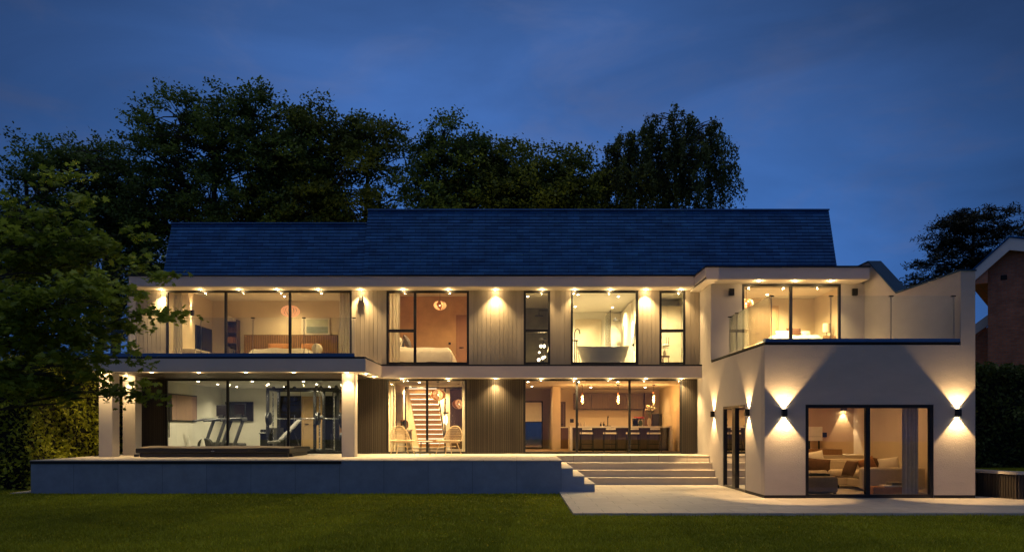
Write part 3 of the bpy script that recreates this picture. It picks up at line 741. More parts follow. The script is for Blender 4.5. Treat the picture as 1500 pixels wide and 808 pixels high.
def petal_lamp(name, label, c, r, ztop, n=9, mat=e_petal2):
    t = thing(name, label, 'pendant lamp', c)
    MB().tube([(c[0],c[1],c[2]+r*.5),(c[0],c[1],ztop)], .006, 5).build('cord', m_black, t)
    MB().lathe([(.05,-.03),(.05,-.001)], (c[0],c[1],ztop), 14).build('ceiling_rose', m_black, t)
    for k in range(n):
        a = 2*PI*k/n; m = MB()
        for w_ in (-.5,0,.5):
            pts = []
            for q in np.linspace(0,1,9):
                ang = PI*q; rr = r*math.sin(ang)*(.95-.25*q)+.02
                aa = a+w_*.5*math.sin(ang)+.6*q
                pts.append((c[0]+rr*math.cos(aa), c[1]+rr*math.sin(aa), c[2]+r*.62*math.cos(ang)))
            m.tube(pts, .018, 5)
        m.build('petal', (e_petal, mat, m_copper)[k % 3], t, smooth=True)
    MB().sph(c, .03, 10, 7).build('bulb', e_globe, t, smooth=True)
    return t
def rib_lamp(label, c, r, ztop):
    t = thing('ribbed_lamp', label, 'pendant lamp', c)
    MB().tube([(c[0],c[1],c[2]+r*.5),(c[0],c[1],ztop)], .006, 5).build('cord', m_black, t)
    for k in range(16):
        a = 2*PI*k/16
        MB().tube([(c[0]+r*math.sin(q)*math.cos(a), c[1]+r*math.sin(q)*math.sin(a), c[2]+r*.62*math.cos(q)) for q in np.linspace(.25,PI-.25,9)], .017, 5).build('rib', e_rib, t, smooth=True)
    MB().sph(c, .05, 10, 7).build('bulb', e_petal2, t, smooth=True)
    return t
def door(label, x0, x1, z0, z1, y, m, knob=-1, yflip=False):
    t = thing('interior_door', label, 'door', ((x0+x1)/2, y, z0))
    MB().box(x0-.08,x0,y-.03,y-.002,z0,z1).box(x1,x1+.08,y-.03,y-.002,z0,z1).box(x0-.08,x1+.08,y-.03,y-.002,z1,z1+.08).build('door_frame', m, t)
    lf = MB().box(x0+.004,x1-.004,y-.02,y-.002,z0,z1-.004).build('door_leaf', m, t)
    MB().box(x0+.10,x1-.10,y-.026,y-.0202,z0+.2,z1-.15).build('panel', m, lf, bevel=.004)
    hx = x0+.07 if knob < 0 else x1-.07
    MB().box(hx-.02,hx+.13*(-knob)+.02 if knob<0 else hx+.02,y-.06,y-.035,z0+1.0,z0+1.03).build('handle', m_black, lf)
    return t
def bed(label, x0, x1, y0, y1, z, ztop, m, hx=None):
    t = thing('bed', label, 'bed', ((x0+x1)/2,(y0+y1)/2,z))
    MB().box(x0+.02,x1-.02,y0+.03,y1,z+.05,z+.3).build('bed_base', m_ottoman, t, bevel=.02)
    def fn(u, v):
        x = x0-.03+(x1-x0+.06)*u; y = y0-.04+(y1-y0+.04)*v
        ed = min(u,1-u)/.10; ed2 = v/.10; e_ = min(1, ed, ed2)
        zz = ztop-(1-e_**.5)*(ztop-z-.22)+.018*math.sin(x*6+y*3)+.012*math.sin(y*9-x*4)
        return (x, y, zz)
    MB().grid(fn, 44, 30).build('duvet', m, t, smooth=True, recalc=False)
    return t
def vase_flowers(name, label, c, h, r, stems, petal, n=7, spread=.18, fl=.05, mv=None):
    t = thing(name, label, 'flowers', c)
    MB().lathe([(r*.6,0),(r,h*.35),(r*.9,h*.7),(r*.55,h),(r*.5,h)], c, 16).build('vase', mv or m_ceramic, t, smooth=True)
    rr = random.Random(len(label)); m = MB(); m2 = MB(); m3 = MB()
    for k in range(n):
        a = rr.random()*6.28; d = spread*math.sqrt(rr.random()); e_ = (c[0]+d*math.cos(a), c[1]+d*math.sin(a), c[2]+h+stems*(.6+.4*rr.random()))
        m.tube([(c[0],c[1],c[2]+h*.5), (c[0]+d*.3*math.cos(a),c[1]+d*.3*math.sin(a),c[2]+h+stems*.3), e_], .005, 4)
        for q in range(6):
            b_ = q/6*6.28; m2.sph((e_[0]+fl*.6*math.cos(b_), e_[1]+fl*.6*math.sin(b_), e_[2]+fl*.2*rr.random()), (fl*.55,fl*.55,fl*.4), 6, 4)
        for q in range(3):
            b_ = rr.random()*6.28; z_ = c[2]+h+stems*(.2+.5*rr.random()); f_ = (z_-c[2]-h)/stems
            x_ = c[0]+d*f_*math.cos(a); y_ = c[1]+d*f_*math.sin(a)
            m3.add([(x_,y_,z_),(x_+.05*math.cos(b_)-.02*math.sin(b_),y_+.05*math.sin(b_)+.02*math.cos(b_),z_+.02),(x_+.12*math.cos(b_),y_+.12*math.sin(b_),z_+.01),(x_+.05*math.cos(b_)+.02*math.sin(b_),y_+.05*math.sin(b_)-.02*math.cos(b_),z_+.02)], [[0,1,2,3]])
    m.build('stem', m_leafsmall, t); m2.build('blossom', petal, t, smooth=True); m3.build('leaf', m_leafsmall, t)
    return t
def socket(label, x, y, z, w=.09):
    tag(MB().box(x-w/2,x+w/2,y-.012,y-.002,z-w/2,z+w/2).box(x-w/4,x+w/4,y-.018,y-.0122,z-w/5,z+w/5).build('wall_switch', m_black), label, 'switch')

# ------------------------------------------------------------------ upper left bedroom
y = 31.38
t = thing('headboard_panel', 'dark vertical slatted headboard wall behind the left bedroom bed', 'headboard', (-9,y,3.8))
m = MB()
k = -10.87
while k < -7.2:
    m.box(k, k+.04, y-.05, y-.02, 3.8, 5.41); k += .07
m.build('slats', m_brownwood, t); MB().box(-10.9,-7.17,y-.019,y+.1,3.8,5.43).build('backing', m_walnut, t)
bed('white double bed in front of the slatted headboard', -10.0,-7.55,28.9,31.3,3.8,4.66, m_linen)
for i, (x, l) in enumerate(((-9.4,'left brown pillow on the bed by the slatted headboard'), (-8.1,'right brown pillow on the bed by the slatted headboard'))):
    cushion(l, (x,30.9,4.86), (.42,.12,.2), m_rust, (-22,0,0), 'pillow', 'pillow', 'pillows on the left bed')
cushion('round cream bolster at the foot of the left bed', (-7.35,28.9,4.62), (.2,.2,.2), m_linen, cat='bolster', name='bolster')
t = thing('wall_panel', 'tall walnut wall panels right of the left bedroom picture', 'wall panel', (-6.3,31.45,3.8))
MB().box(-6.95,-6.2,31.40,31.47,3.8,6.0).build('panel_leaf', m_walnut, t); MB().box(-6.19,-5.5,31.40,31.47,3.8,6.0).build('panel_leaf', m_walnut, t)
t = thing('framed_picture', 'pale seascape picture on the left bedroom back wall', 'picture', (-8.3,31.45,5.6))
MB().box(-8.62,-7.5,31.43,31.48,5.42,6.1).build('mount', m_linen, t)
MB().box(-8.42,-7.56,31.42,31.4295,5.5,5.76).build('sea', pm('pale_sea', (.22,.27,.24), .6, .3, 3, stretch=(1,1,6)), t)
MB().box(-8.42,-7.56,31.42,31.4295,5.7602,6.05).build('sky_area', pm('pale_sky', (.5,.52,.42), .6, .12, 3), t)
t = thing('bookshelf', 'narrow dark bookshelf in the left bedroom corner', 'bookshelf', (-11.35,31.3,3.8))
m = MB().box(-11.58,-11.54,31.1,31.46,3.8,6.0).box(-11.12,-11.08,31.1,31.46,3.8,6.0)
for k in range(6): m.box(-11.54,-11.12,31.1,31.46,3.8+.42*k,3.83+.42*k)
m.box(-11.54,-11.12,31.44,31.46,3.83,6.0); m.build('shelf_case', m_walnut, t)
for k in range(6):
    m = MB(); x = -11.5
    for q in range(4):
        hh = .14+.12*random.random(); m.box(x, x+.05+.03*random.random(), 31.15, 31.4, 3.831+.42*k, 3.831+.42*k+hh); x += .088
    m.build('books', (m_cushbrown, m_linen, m_greycush, m_rust)[k % 4], t)
t = thing('television', 'dark flat television on the left bedroom side wall', 'television', (-12.15,30.5,5.2))
MB().box(-12.19,-12.13,29.75,31.25,4.7,5.62).build('casing', m_black, t); MB().box(-12.13,-12.126,29.78,31.22,4.73,5.59).build('screen', m_screen, t)
t = thing('console_table', 'low pale console below the left bedroom wall light', 'console', (-11.95,29.2,3.8))
MB().box(-12.18,-11.7,28.6,30.0,4.55,4.6).build('top', m_quartz, t)
for q in (28.65,29.95): MB().box(-12.17,-11.72,q-.03,q+.03,3.8,4.549).build('leg', m_quartz, t)
wall_light((-12.2,29.4,6.02), (1,0,0), 'lit wall light on the side wall of the left bedroom', W=22, size=46, d=.1, h=.2, group='wall lights inside the rooms')
rib_lamp('glowing red ribbed globe lamp hanging in the left bedroom', (-8.42,29.2,6.05), .33, 6.8)
curtain('pale curtain at the left end of the wide bedroom window', -11.6,-11.28,26.5,3.82,6.6,m_curtain)
curtain('pale curtain at the right end of the wide bedroom window', -6.0,-5.1,26.55,3.82,6.6,m_curtain)
# ------------------------------------------------------------------ terracotta bedroom
bed('white duvet bed in the terracotta bedroom', -4.3,-2.25,27.6,29.5,3.8,4.56, m_linen)
cushion('white pillow on the terracotta bedroom bed', (-4.2,28.3,4.78), (.12,.33,.26), m_linen, (0,-24,0), 'pillow', 'pillow')
cushion('grey pillow on the terracotta bedroom bed', (-3.92,28.1,4.78), (.11,.3,.28), m_greycush, (0,-28,8), 'pillow', 'pillow')
petal_lamp('petal_lamp', 'copper petal lamp in the terracotta bedroom', (-2.82,28.8,6.2), .24, 6.8, 7)
door('terracotta painted door in the terracotta bedroom', -2.27,-1.4,3.8,6.0,30.39,pm('terracotta_paint',(.36,.19,.11),.7,.06,3))
socket('black light switch beside the terracotta door', -2.6,30.39,4.98)
curtain('pale curtain at the left of the terracotta bedroom window', -4.3,-3.95,26.5,3.82,6.6,m_curtain)
# ------------------------------------------------------------------ narrow shower room
t = thing('rain_shower', 'black rain shower head high in the narrow grey room', 'shower head', (.85,30,6.0))
MB().lathe([(.16,0),(.16,.02),(.03,.05)], (.85,30,5.98), 20).build('rose', m_black, t); MB().tube([(.85,30,6.03),(.85,30,6.2),(1.42,30,6.2)], .014, 8).build('arm', m_black, t)
t = thing('globe_lamp', 'lamp of glowing globes under a dark disc in the narrow window', 'lamp', (.95,28,3.8))
MB().lathe([(.16,0),(.16,.02),(.01,.02)], (.95,28,3.8), 18).build('base', m_black, t)
MB().tube([(.95,28,3.82),(.95,28,4.86)], .012, 6).build('stem', m_black, t)
MB().lathe([(.01,.06),(.12,.05),(.16,0),(.01,0)], (.95,28,4.86), 18).build('cap', m_black, t)
for c in ((.86,27.9,4.62),(.97,27.88,4.62),(.8,27.95,4.4),(.92,27.9,4.2),(1.0,27.9,4.24),(.78,27.95,4.14)):
    MB().sph(c, .055 if c[2] > 4.5 or c[2] < 4.22 else .035, 12, 8).build('globe', e_globe, t, smooth=True)
point('globe_lamp_light', (.9,27.7,4.5), 14, WARM, .1, t)
# ------------------------------------------------------------------ bathroom
t = thing('bathtub', 'white freestanding bathtub at the bathroom window', 'bathtub', (3.0,27.3,3.8))
m = MB(); nu = 40
prof = [(.70,.0),(.74,.02),(.86,.3),(1.0,.68),(1.015,.70),(.985,.705),(.83,.35),(.6,.12),(.01,.1)]
vs = []; fs = []
for (s, z) in prof:
    for k in range(nu):
        a = 2*PI*k/nu; vs.append((3.0+.90*s*math.copysign(abs(math.cos(a))**.8, math.cos(a)), 27.3+.42*s*math.copysign(abs(math.sin(a))**.8, math.sin(a)), 3.802+z+.05*(z/.7)*math.cos(a)**2))
for i in range(len(prof)-1):
    for k in range(nu): fs.append([i*nu+k, i*nu+(k+1)%nu, (i+1)*nu+(k+1)%nu, (i+1)*nu+k])
m.add(vs, fs); m.build('tub_shell', m_porc, t, smooth=True)
t = thing('bath_tap', 'black floor-standing bath tap left of the bathtub', 'tap', (2.02,27.2,3.8))
MB().tube([(2.0,27.2,3.8),(2.0,27.2,4.98),(2.03,27.2,5.1),(2.10,27.2,5.15),(2.17,27.2,5.1),(2.19,27.2,4.97)], .016, 8).build('spout', m_black, t, smooth=True)
MB().box(1.95,2.12,27.17,27.23,4.72,4.76).tube([(2.08,27.18,4.74),(2.10,27.18,4.4),(2.18,27.18,4.0),(2.14,27.18,3.84)], .009, 6).build('hand_shower', m_black, t)
MB().tube([(2.06,27.2,3.8),(2.06,27.2,4.74)], .014, 8).build('riser_pipe', m_black, t)
door('cream panelled bathroom door', 2.5,3.42,3.8,6.12,32.49,m_tilelt)
t = thing('shower_wall', 'veined marble shower wall with a glass screen in the bathroom', 'shower', (4.0,32,3.8))
MB().box(3.66,4.37,32.4,32.47,3.802,6.45).box(4.30,4.375,29.6,32.39,3.802,6.45).build('marble_slab', m_marble, t)
MB().box(3.64,3.65,30.6,32.39,3.81,6.3).build('glass_screen', m_balglass, t); MB().box(3.63,3.66,30.57,30.6,3.81,6.3).build('screen_edge', m_black, t)
t = thing('rain_shower', 'black rain shower head on the bathroom marble', 'shower head', (4.0,31.5,6.0))
MB().lathe([(.15,0),(.15,.025),(.03,.05)], (4.0,31.5,6.0), 20).build('rose', m_black, t); MB().tube([(4.0,31.5,6.05),(4.0,31.6,6.14),(4.0,32.39,6.14)], .016, 8).build('arm', m_black, t)
MB().box(3.9,3.98,31.45,31.55,6.051,6.12).build('valve', m_black, t)
t = thing('towel_rail', 'black ladder towel rail on the bathroom side wall', 'towel rail', (4.3,27.2,3.9))
m = MB()
for q in (27.0,27.5): m.tube([(4.28,q,4.05),(4.28,q,5.95)], .014, 6)
m.build('upright', m_black, t); m = MB()
for k in range(14): m.tube([(4.28,27.0,4.15+.135*k),(4.28,27.5,4.15+.135*k)], .009, 5)
m.build('rung', m_black, t)
t = thing('vanity_light', 'bright glowing mirror light on the bathroom side wall', 'mirror light', (4.28,29.0,5.3))
MB().sph((4.28,29.0,5.35), (.02,.22,.3), 20, 12).build('glow_panel', e_globe, t, smooth=True); MB().sph((4.29,29.0,5.35), (.015,.24,.32), 20, 12).build('rim', m_black, t, smooth=True)
t = thing('shower_mixer', 'black mixer valve on the bathroom side wall', 'mixer valve', (4.3,28.4,4.7))
MB().tube([(4.25,28.4,4.5),(4.25,28.4,5.1)], .012, 6).build('riser_pipe', m_black, t); MB().sph((4.22,28.45,4.72), .05, 10, 6).build('dial', m_black, t)
# ------------------------------------------------------------------ dressing room
t = thing('wardrobe', 'tall cream panelled cupboard in the rightmost narrow window', 'wardrobe', (5.6,29.3,3.8))
MB().box(5.0,6.06,28.9,29.48,3.81,6.2).build('carcass', m_tilelt, t)
for a in (5.02,5.545): 
    dd = MB().box(a,a+.51,28.875,28.899,3.86,6.18).build('cupboard_door', m_tilelt, t)
    for z in (3.95,4.75,5.5): MB().box(a+.08,a+.43,28.866,28.8745,z,z+.6).build('panel', m_tilelt, dd, bevel=.004)
    MB().box(a+(.46 if a<5.3 else .03),a+(.475 if a<5.3 else .045),28.83,28.85,4.7,5.05).box(a+(.46 if a<5.3 else .03),a+(.475 if a<5.3 else .045),28.85,28.8745,4.72,4.74).build('handle', m_black, dd)
t = thing('stool', 'small dark stool below the flower vase in the narrow window', 'stool', (5.2,27.6,3.8))
MB().lathe([(.01,.40),(.17,.40),(.18,.42),(.17,.45),(.01,.45)], (5.2,27.6,3.8), 18).build('seat', m_walnut, t)
for k in range(3):
    a = 2*PI*k/3; MB().tube([(5.2+.12*math.cos(a),27.6+.12*math.sin(a),4.2),(5.2+.17*math.cos(a),27.6+.17*math.sin(a),3.8)], .015, 6).build('leg', m_walnut, t)
vase_flowers('flower_vase', 'white hydrangea flower in a small vase on the dark stool', (5.2,27.6,4.25), .2, .06, .22, m_petalw, 3, .05, .09)
# ------------------------------------------------------------------ wing bedroom
bed('bed with cream linen in the roof terrace bedroom', 8.6,10.4,26.4,28.6,4.15,4.86, m_linen)
cushion('brown pillow on the roof terrace bedroom bed', (9.75,27.6,5.05), (.26,.1,.2), m_cushbrown, (-25,0,0), 'pillow', 'pillow')
cushion('cream pillow on the roof terrace bedroom bed', (9.35,27.5,4.98), (.28,.1,.16), m_linen, (-30,0,0), 'pillow', 'pillow')
cushion('white pillow right of the brown one on the terrace bedroom bed', (10.15,27.6,4.98), (.2,.1,.16), m_linen, (-30,0,0), 'pillow', 'pillow')
t = thing('table_lamp', 'white drum table lamp on the bedside table of the terrace bedroom', 'lamp', (10.7,27.0,5.0))
MB().lathe([(.05,0),(.06,.02),(.015,.04),(.015,.14)], (10.66,27.0,4.86), 14).build('base', m_black, t, smooth=True); MB().lathe([(.13,.0),(.13,.3)], (10.66,27.0,5.0), 20, cap=False).build('lamp_shade', m_linen, t, smooth=True)
t = thing('bedside_table', 'bedside table below the white drum lamp', 'bedside table', (10.66,27,4.15))
MB().box(10.46,10.88,26.8,27.3,4.5,4.858).build('drawer_box', m_oak, t)
for a, b_ in ((10.48,26.82),(10.84,26.82),(10.48,27.26),(10.84,27.26)): MB().box(a,a+.03,b_,b_+.03,4.15,4.499).build('leg', m_black, t)
door('pale door at the back of the terrace bedroom', 8.65,9.5,4.15,6.1,28.74,pm('beige_door',(.5,.36,.22),.6,.05,3))
petal_lamp('petal_lamp', 'copper petal lamp in the roof terrace bedroom', (7.78,26.6,5.93), .23, 6.45, 7)
# ------------------------------------------------------------------ gym
def treadmill(label):
    t = thing('treadmill', label, 'treadmill', (0,0,0), 'treadmills in the gym')       # runs along +X, console at the right end
    d = MB().box(-.95,.75,-.4,.4,.06,.2).build('deck', m_gymblack, t, bevel=.02)
    MB().box(-.92,.35,-.27,.27,.2005,.212).build('belt', m_rubber, d)
    MB().box(.4,.85,-.42,.42,.2005,.34).build('motor_cover', m_gymblack, d, bevel=.05)
    for s in (-1,1):
        MB().bar((.35,s*.39,.2),(.72,s*.39,1.16),.07,.11).build('upright', m_gymgrey, t, bevel=.01)
        MB().tube([(.85,s*.39,1.2),(.3,s*.39,1.18),(-.15,s*.39,1.12)], [.05,.045,.035], 10).build('handrail', m_gymblack, t, smooth=True)
    c = MB().box(.62,.85,-.46,.46,1.12,1.24).build('console', m_gymgrey, t, bevel=.02)
    MB().bar((.78,0,1.24),(.82,0,1.36),.3,.06).build('console_neck', m_gymblack, c)
    MB().box(.80,.85,-.36,.36,1.32,1.74).build('screen', m_screen, c, bevel=.02)
    return t
t1 = treadmill('treadmill nearer the left gym wall, side rail reaching leftmost'); t2 = dup(t1, label='treadmill nearer the multi-gym frame, right of the other treadmill')
place(t1, (-11.62,28.95,.85), R(52)); place(t2, (-10.45,27.5,.85), R(50))
t = thing('multi_gym', 'tall black multi-gym rack with silver uprights and pulleys', 'gym machine', (-7.6,29.0,.85))
ux = (-8.95,-7.22,-6.75); m = None
for x in (-8.98,-7.28):
    for y in (28.3,29.6):
        u = MB().box(x-.05,x+.05,y-.04,y+.04,.86,3.08).build('upright', m_gymblack, t)
        m = MB()
        for k in range(16): m.lathe([(.001,0),(.012,0)], (0,0,0), 6, cap=False) if False else m.box(x-.012,x+.012,y-.0425,y-.0402,1.05+.12*k,1.075+.12*k)
        m.build('peg_hole', m_steel, u)
for x in (-8.8,-7.12,-6.6):
    MB().tube([(x,28.35,.88),(x,28.35,3.0)], .022, 8).build('guide_rod', m_steel, t)
for x in (-6.45,):
    for y in (28.3,29.6): MB().box(x-.05,x+.05,y-.04,y+.04,.86,3.0).build('upright', m_gymblack, t)
MB().box(-9.02,-6.41,28.27,28.35,3.08,3.16).box(-9.02,-6.41,29.56,29.64,3.08,3.16).box(-9.02,-8.94,28.35,29.56,3.08,3.16).box(-7.32,-7.24,28.35,29.56,3.08,3.16).box(-6.49,-6.41,28.35,29.56,3.0,3.08).build('top_frame', m_gymblack, t)
MB().box(-9.02,-6.41,28.26,28.34,.86,.92).box(-9.02,-6.41,29.57,29.64,.86,.92).build('base_frame', m_gymblack, t)
for x in (-8.75,-8.3,-8.0,-7.2,-7.05,-6.5):
    MB().sph((x,28.24,3.14+.05*random.random()), (.07,.03,.07), 12, 8).build('pulley', m_gymgrey if x > -7.3 else m_gymblack, t, smooth=True)
for x in (-7.8,-6.95,-8.55):
    MB().tube([(x,28.3,3.08),(x,28.3,1.9+.3*random.random())], .006, 5).build('cable', m_black, t)
for x0 in (-8.9,-6.95):
    m = MB()
    for k in range(10): m.box(x0,x0+.26,29.3,29.5,.95+.055*k,1.0+.055*k)
    m.build('weight_stack', m_gymblack, t)
for k in range(3): MB().bar((-8.3+.22*k,28.5,1.9),(-8.28+.22*k,28.5,2.25-.06*k),.03,.03).build('grip', m_steel, t)
t = thing('cable_crossover', 'second black cable frame with plate stacks right of the multi-gym', 'gym machine', (-5.9,30.2,.85))
for x in (-7.0,-6.2,-5.5):
    u = MB().box(x-.045,x+.045,30.0,30.1,.86,3.05).build('upright', m_gymblack, t); m = MB()
    for k in range(15): m.box(x-.013,x+.013,29.997,29.9995,1.05+.13*k,1.08+.13*k)
    m.build('peg_hole', m_steel, u)
MB().box(-7.04,-5.45,30.0,30.1,3.05,3.13).box(-7.04,-5.45,30.02,30.08,.86,.94).build('crossbeam', m_gymblack, t)
for x, z in ((-6.6,1.35),(-6.6,1.9),(-5.85,1.3),(-5.85,1.8)): MB().tube([(x-.12,29.93,z),(x+.12,29.93,z)], .2, 22).build('weight_plate', m_gymblack, t, bevel=.01)
for x in (-6.85,-6.35,-5.7): MB().tube([(x,29.95,.95),(x,29.95,3.04)], .018, 8).build('guide_rod', m_steel, t)
t = thing('dumbbell_stand', 'low rack of dark dumbbells at the foot of the multi-gym', 'dumbbell rack', (-8.6,28.9,.85))
MB().box(-9.4,-8.95,28.6,29.0,.86,.9).box(-9.4,-8.95,28.75,28.8,.9,1.5).box(-9.4,-8.95,28.6,29.0,1.5,1.53).build('frame', m_gymblack, t)
for k in range(3):
    for z in (.98,1.61): MB().tube([(-9.3+.13*k,28.62,z),(-9.3+.13*k,28.72,z)], .06, 10).tube([(-9.3+.13*k,28.72,z),(-9.3+.13*k,28.86,z)], .018, 6).tube([(-9.3+.13*k,28.86,z),(-9.3+.13*k,28.96,z)], .06, 10).build('dumbbell', m_gymblack, t)
t = thing('barbell', 'long silver barbell racked across the multi-gym', 'barbell', (-7.6,28.15,2.05))
MB().tube([(-9.0,28.15,2.05),(-5.85,28.15,2.05)], .018, 10).build('bar', m_steel, t, smooth=True)
for x in (-8.93,-8.86,-7.16,-7.10,-6.32,-6.26):
    MB().tube([(x-.022,28.15,2.05),(x+.022,28.15,2.05)], .23, 24).build('weight_plate', m_gymblack, t, bevel=.006)
for x in (-7.0,-6.16): MB().tube([(x-.08,28.12,2.1),(x+.08,28.12,2.1)], .07, 14).build('collar', m_gymgrey, t, smooth=True)
t = thing('weight_bench', 'grey padded incline bench inside the multi-gym', 'bench', (-7.9,28.0,.85))
MB().bar((-8.35,27.7,1.28),(-7.78,28.1,2.0),.36,.08).build('backrest', m_padgrey, t, bevel=.03); MB().bar((-8.75,27.55,1.22),(-8.35,27.7,1.24),.36,.08).build('seat', m_padgrey, t, bevel=.03)
MB().box(-8.7,-8.62,27.4,27.85,.86,.92).box(-7.7,-7.62,27.8,28.3,.86,.92).bar((-8.66,27.6,.92),(-7.66,28.05,.92),.06,.06).bar((-8.2,27.75,.92),(-8.2,27.75,1.25),.06,.06).bar((-7.7,28.02,.92),(-7.98,27.95,1.7),.05,.05).build('frame', m_gymblack, t)
t = thing('exercise_bike', 'black exercise bike beside the right end of the gym', 'exercise bike', (-5.95,27.5,.85))
MB().bar((-6.2,27.5,.9),(-5.98,27.5,1.75),.07,.09).bar((-5.5,27.5,.9),(-5.95,27.5,1.35),.07,.09).box(-6.32,-6.1,27.25,27.75,.86,.91).box(-5.6,-5.4,27.3,27.7,.86,.91).build('frame', m_gymblack, t)
MB().tube([(-6.0,27.46,1.15),(-6.0,27.54,1.15)], .24, 26).build('flywheel', m_gymgrey, t)
MB().sph((-5.72,27.5,1.82), (.14,.1,.05), 14, 8).build('saddle', m_gymblack, t, smooth=True); MB().bar((-5.75,27.5,1.3),(-5.72,27.5,1.8),.04,.04).build('seat_post', m_steel, t)
MB().tube([(-6.05,27.25,1.98),(-6.0,27.3,1.95),(-5.98,27.5,1.78),(-6.0,27.7,1.95),(-6.05,27.75,1.98)], .02, 8).build('handlebar', m_gymblack, t, smooth=True)
MB().bar((-6.05,27.5,1.85),(-6.1,27.5,2.25),.42,.03).build('console', m_gymgrey, t)
t = thing('dumbbell_rack', 'dark dumbbell rack against the far right gym wall', 'dumbbell rack', (-6.1,31.9,.85))
MB().box(-6.9,-6.84,31.5,32.3,.86,2.9).box(-5.2,-5.14,31.5,32.3,.86,2.9).box(-6.84,-5.2,31.6,32.2,1.3,1.34).box(-6.84,-5.2,31.6,32.2,1.8,1.84).box(-6.84,-5.2,31.6,32.2,2.86,2.9).build('frame', m_gymblack, t)
for z in (1.41,1.91):
    for k in range(6):
        x = -6.65+.25*k; m = MB(); m.tube([(x,31.65,z),(x,31.75,z)], .07, 10).tube([(x,31.75,z),(x,31.95,z)], .02, 8).tube([(x,31.95,z),(x,32.05,z)], .07, 10); m.build('dumbbell', m_gymgrey, t)
t = thing('smoked_mirror', 'dark smoked mirror panels across the back of the gym', 'mirror', (-7.4,32.77,.85))
for a, b_ in ((-9.95,-9.0),(-8.05,-7.4),(-7.05,-5.0)): MB().box(a,b_,32.74,32.785,.86,3.05).build('mirror_panel', m_smoked, t)
door('tan timber door between the dark gym panels', -8.9,-8.15,.86,2.95,32.79,pm('tan_timber',(.42,.27,.12),.5,.12,3))
t = thing('cabinet', 'tan timber cabinet door right of the gym rack', 'cabinet', (-7.2,32.7,.85))
MB().box(-7.39,-7.06,32.72,32.785,.86,2.9).build('carcass', m_brownwood, t)
tag(MB().box(-10.75,-10.1,32.6,32.78,.85,.86).box(-10.2,-9.65,31.9,32.5,.86,1.72).build('speaker_cabinet', m_gymgrey, bevel=.02), 'grey box cabinet behind the treadmills', 'cabinet')
t = thing('television', 'black wall television behind the treadmills', 'television', (-12,32.7,2.2))
MB().box(-12.15,-11.0,32.72,32.79,2.0,2.8).build('casing', m_black, t); MB().box(-12.12,-11.03,32.716,32.7195,2.03,2.77).build('screen', m_screen, t)
t = thing('framed_picture', 'brown square panel picture on the left gym wall', 'picture', (-12.28,28,2.2))
MB().box(-12.297,-12.26,27.0,30.1,1.95,2.95).build('picture_frame', m_black, t); MB().box(-12.2598,-12.25,27.9,30.05,2.0,2.9).build('canvas', pm('brown_canvas',(.26,.16,.11),.8,.15,2), t)
for i, x in enumerate((-11.7,-11.2)):
    t = thing('training_cone', ('left','right')[i]+' small pale cone on the gym floor', 'cone', (x,28.0,.85))
    MB().lathe([(.2,0),(.2,.02),(.13,.02),(.02,.55),(.001,.55)], (x,28.0,.852), 18, cap=False).build('cone_body', m_gymwall, t, smooth=True)
tag(MB().tube([(-11.25,28.25,1.1),(-11.25,28.5,1.1)], .25, 24).build('ab_roller', m_gymblack, bevel=.02), 'black round ab wheel between the gym cones', 'ab roller')
gy = 0
for yy in (27.6,29.4,31.4):
    for x in (-11.2,-9.3,-7.5,-5.9):
        gy += 1
        downlight((x,yy,3.356), '%s-row gym ceiling downlight, %s from the left' % (('front','middle','back')[(gy-1)//4], ORD[(gy-1) % 4]), 'gym ceiling downlights', 56, 140, GYMC, .9)
# ------------------------------------------------------------------ hall with floating stair
t = thing('floating_stair', 'floating timber staircase with glowing strips under each tread', 'staircase', (-3.45,30.3,.85))
for k in range(12):
    f_ = k/11; y = 31.9-2.9*f_; z = 1.03+.188*k
    tr = MB().box(-3.98,-2.93,y-.15,y+.15,z,z+.075).build('tread', m_brownwood, t)
    MB().box(-3.97,-2.94,y-.155,y-.1505,z+.05,z+.078).build('led_strip', e_led, tr)
    MB().box(-3.97,-2.94,y-.149,y-.12,z-.1,z-.001).build('riser', m_glowwood, tr)
    MB().box(-3.98,-2.93,y-.1525,y-.1505,z,z+.049).build('nosing', m_glowwood, tr)
MB().bar((-2.9,32.0,.9),(-2.9,28.9,3.05),.03,.08).build('stringer', m_black, t)
t = thing('glazed_screen', 'black framed glazed screen between the hall and the staircase', 'glazed screen', (-2.7,28.4,.85))
MB().box(-4.05,-4.0,28.38,28.43,.86,3.2).box(-2.62,-2.57,28.38,28.43,.86,3.2).box(-1.72,-1.67,28.38,28.43,.86,3.2).box(-4.0,-2.62,28.38,28.43,3.15,3.2).box(-2.57,-1.72,28.38,28.43,3.15,3.2).box(-4.0,-2.62,28.38,28.43,.95,.99).build('frame', m_black, t)
MB().add([(-4,28.405,1.0),(-1.72,28.405,1.0),(-1.72,28.405,3.15),(-4,28.405,3.15)], [[0,1,2,3]]).build('pane', m_glass, t)
tag(MB().box(-2.75,-.93,32.3,32.58,.86,3.3).build('timber_wall', m_walnut), 'dark timber wall behind the hall staircase', 'wall panel')
petal_lamp('petal_lamp', 'large glowing petal lamp hanging at the front of the hall', (-2.78,27.7,2.88), .29, 3.36, 9)
petal_lamp('petal_lamp', 'smaller copper petal lamp hanging deeper in the hall', (-2.15,29.2,2.6), .26, 3.36, 9, e_petal)
t = thing('glass_lantern', 'small lit wall lamp between the staircase and the dark wall', 'lamp', (-3.05,32.2,2.0))
MB().sph((-2.9,31.9,2.05), (.08,.08,.22), 12, 8).build('glow', e_globe, t, smooth=True); MB().box(-3.0,-2.8,31.95,32.3,2.3,2.36).build('bracket', m_black, t)
t = thing('framed_picture', 'tall dark framed picture on the left hall wall', 'picture', (-4.45,29.6,2.4))
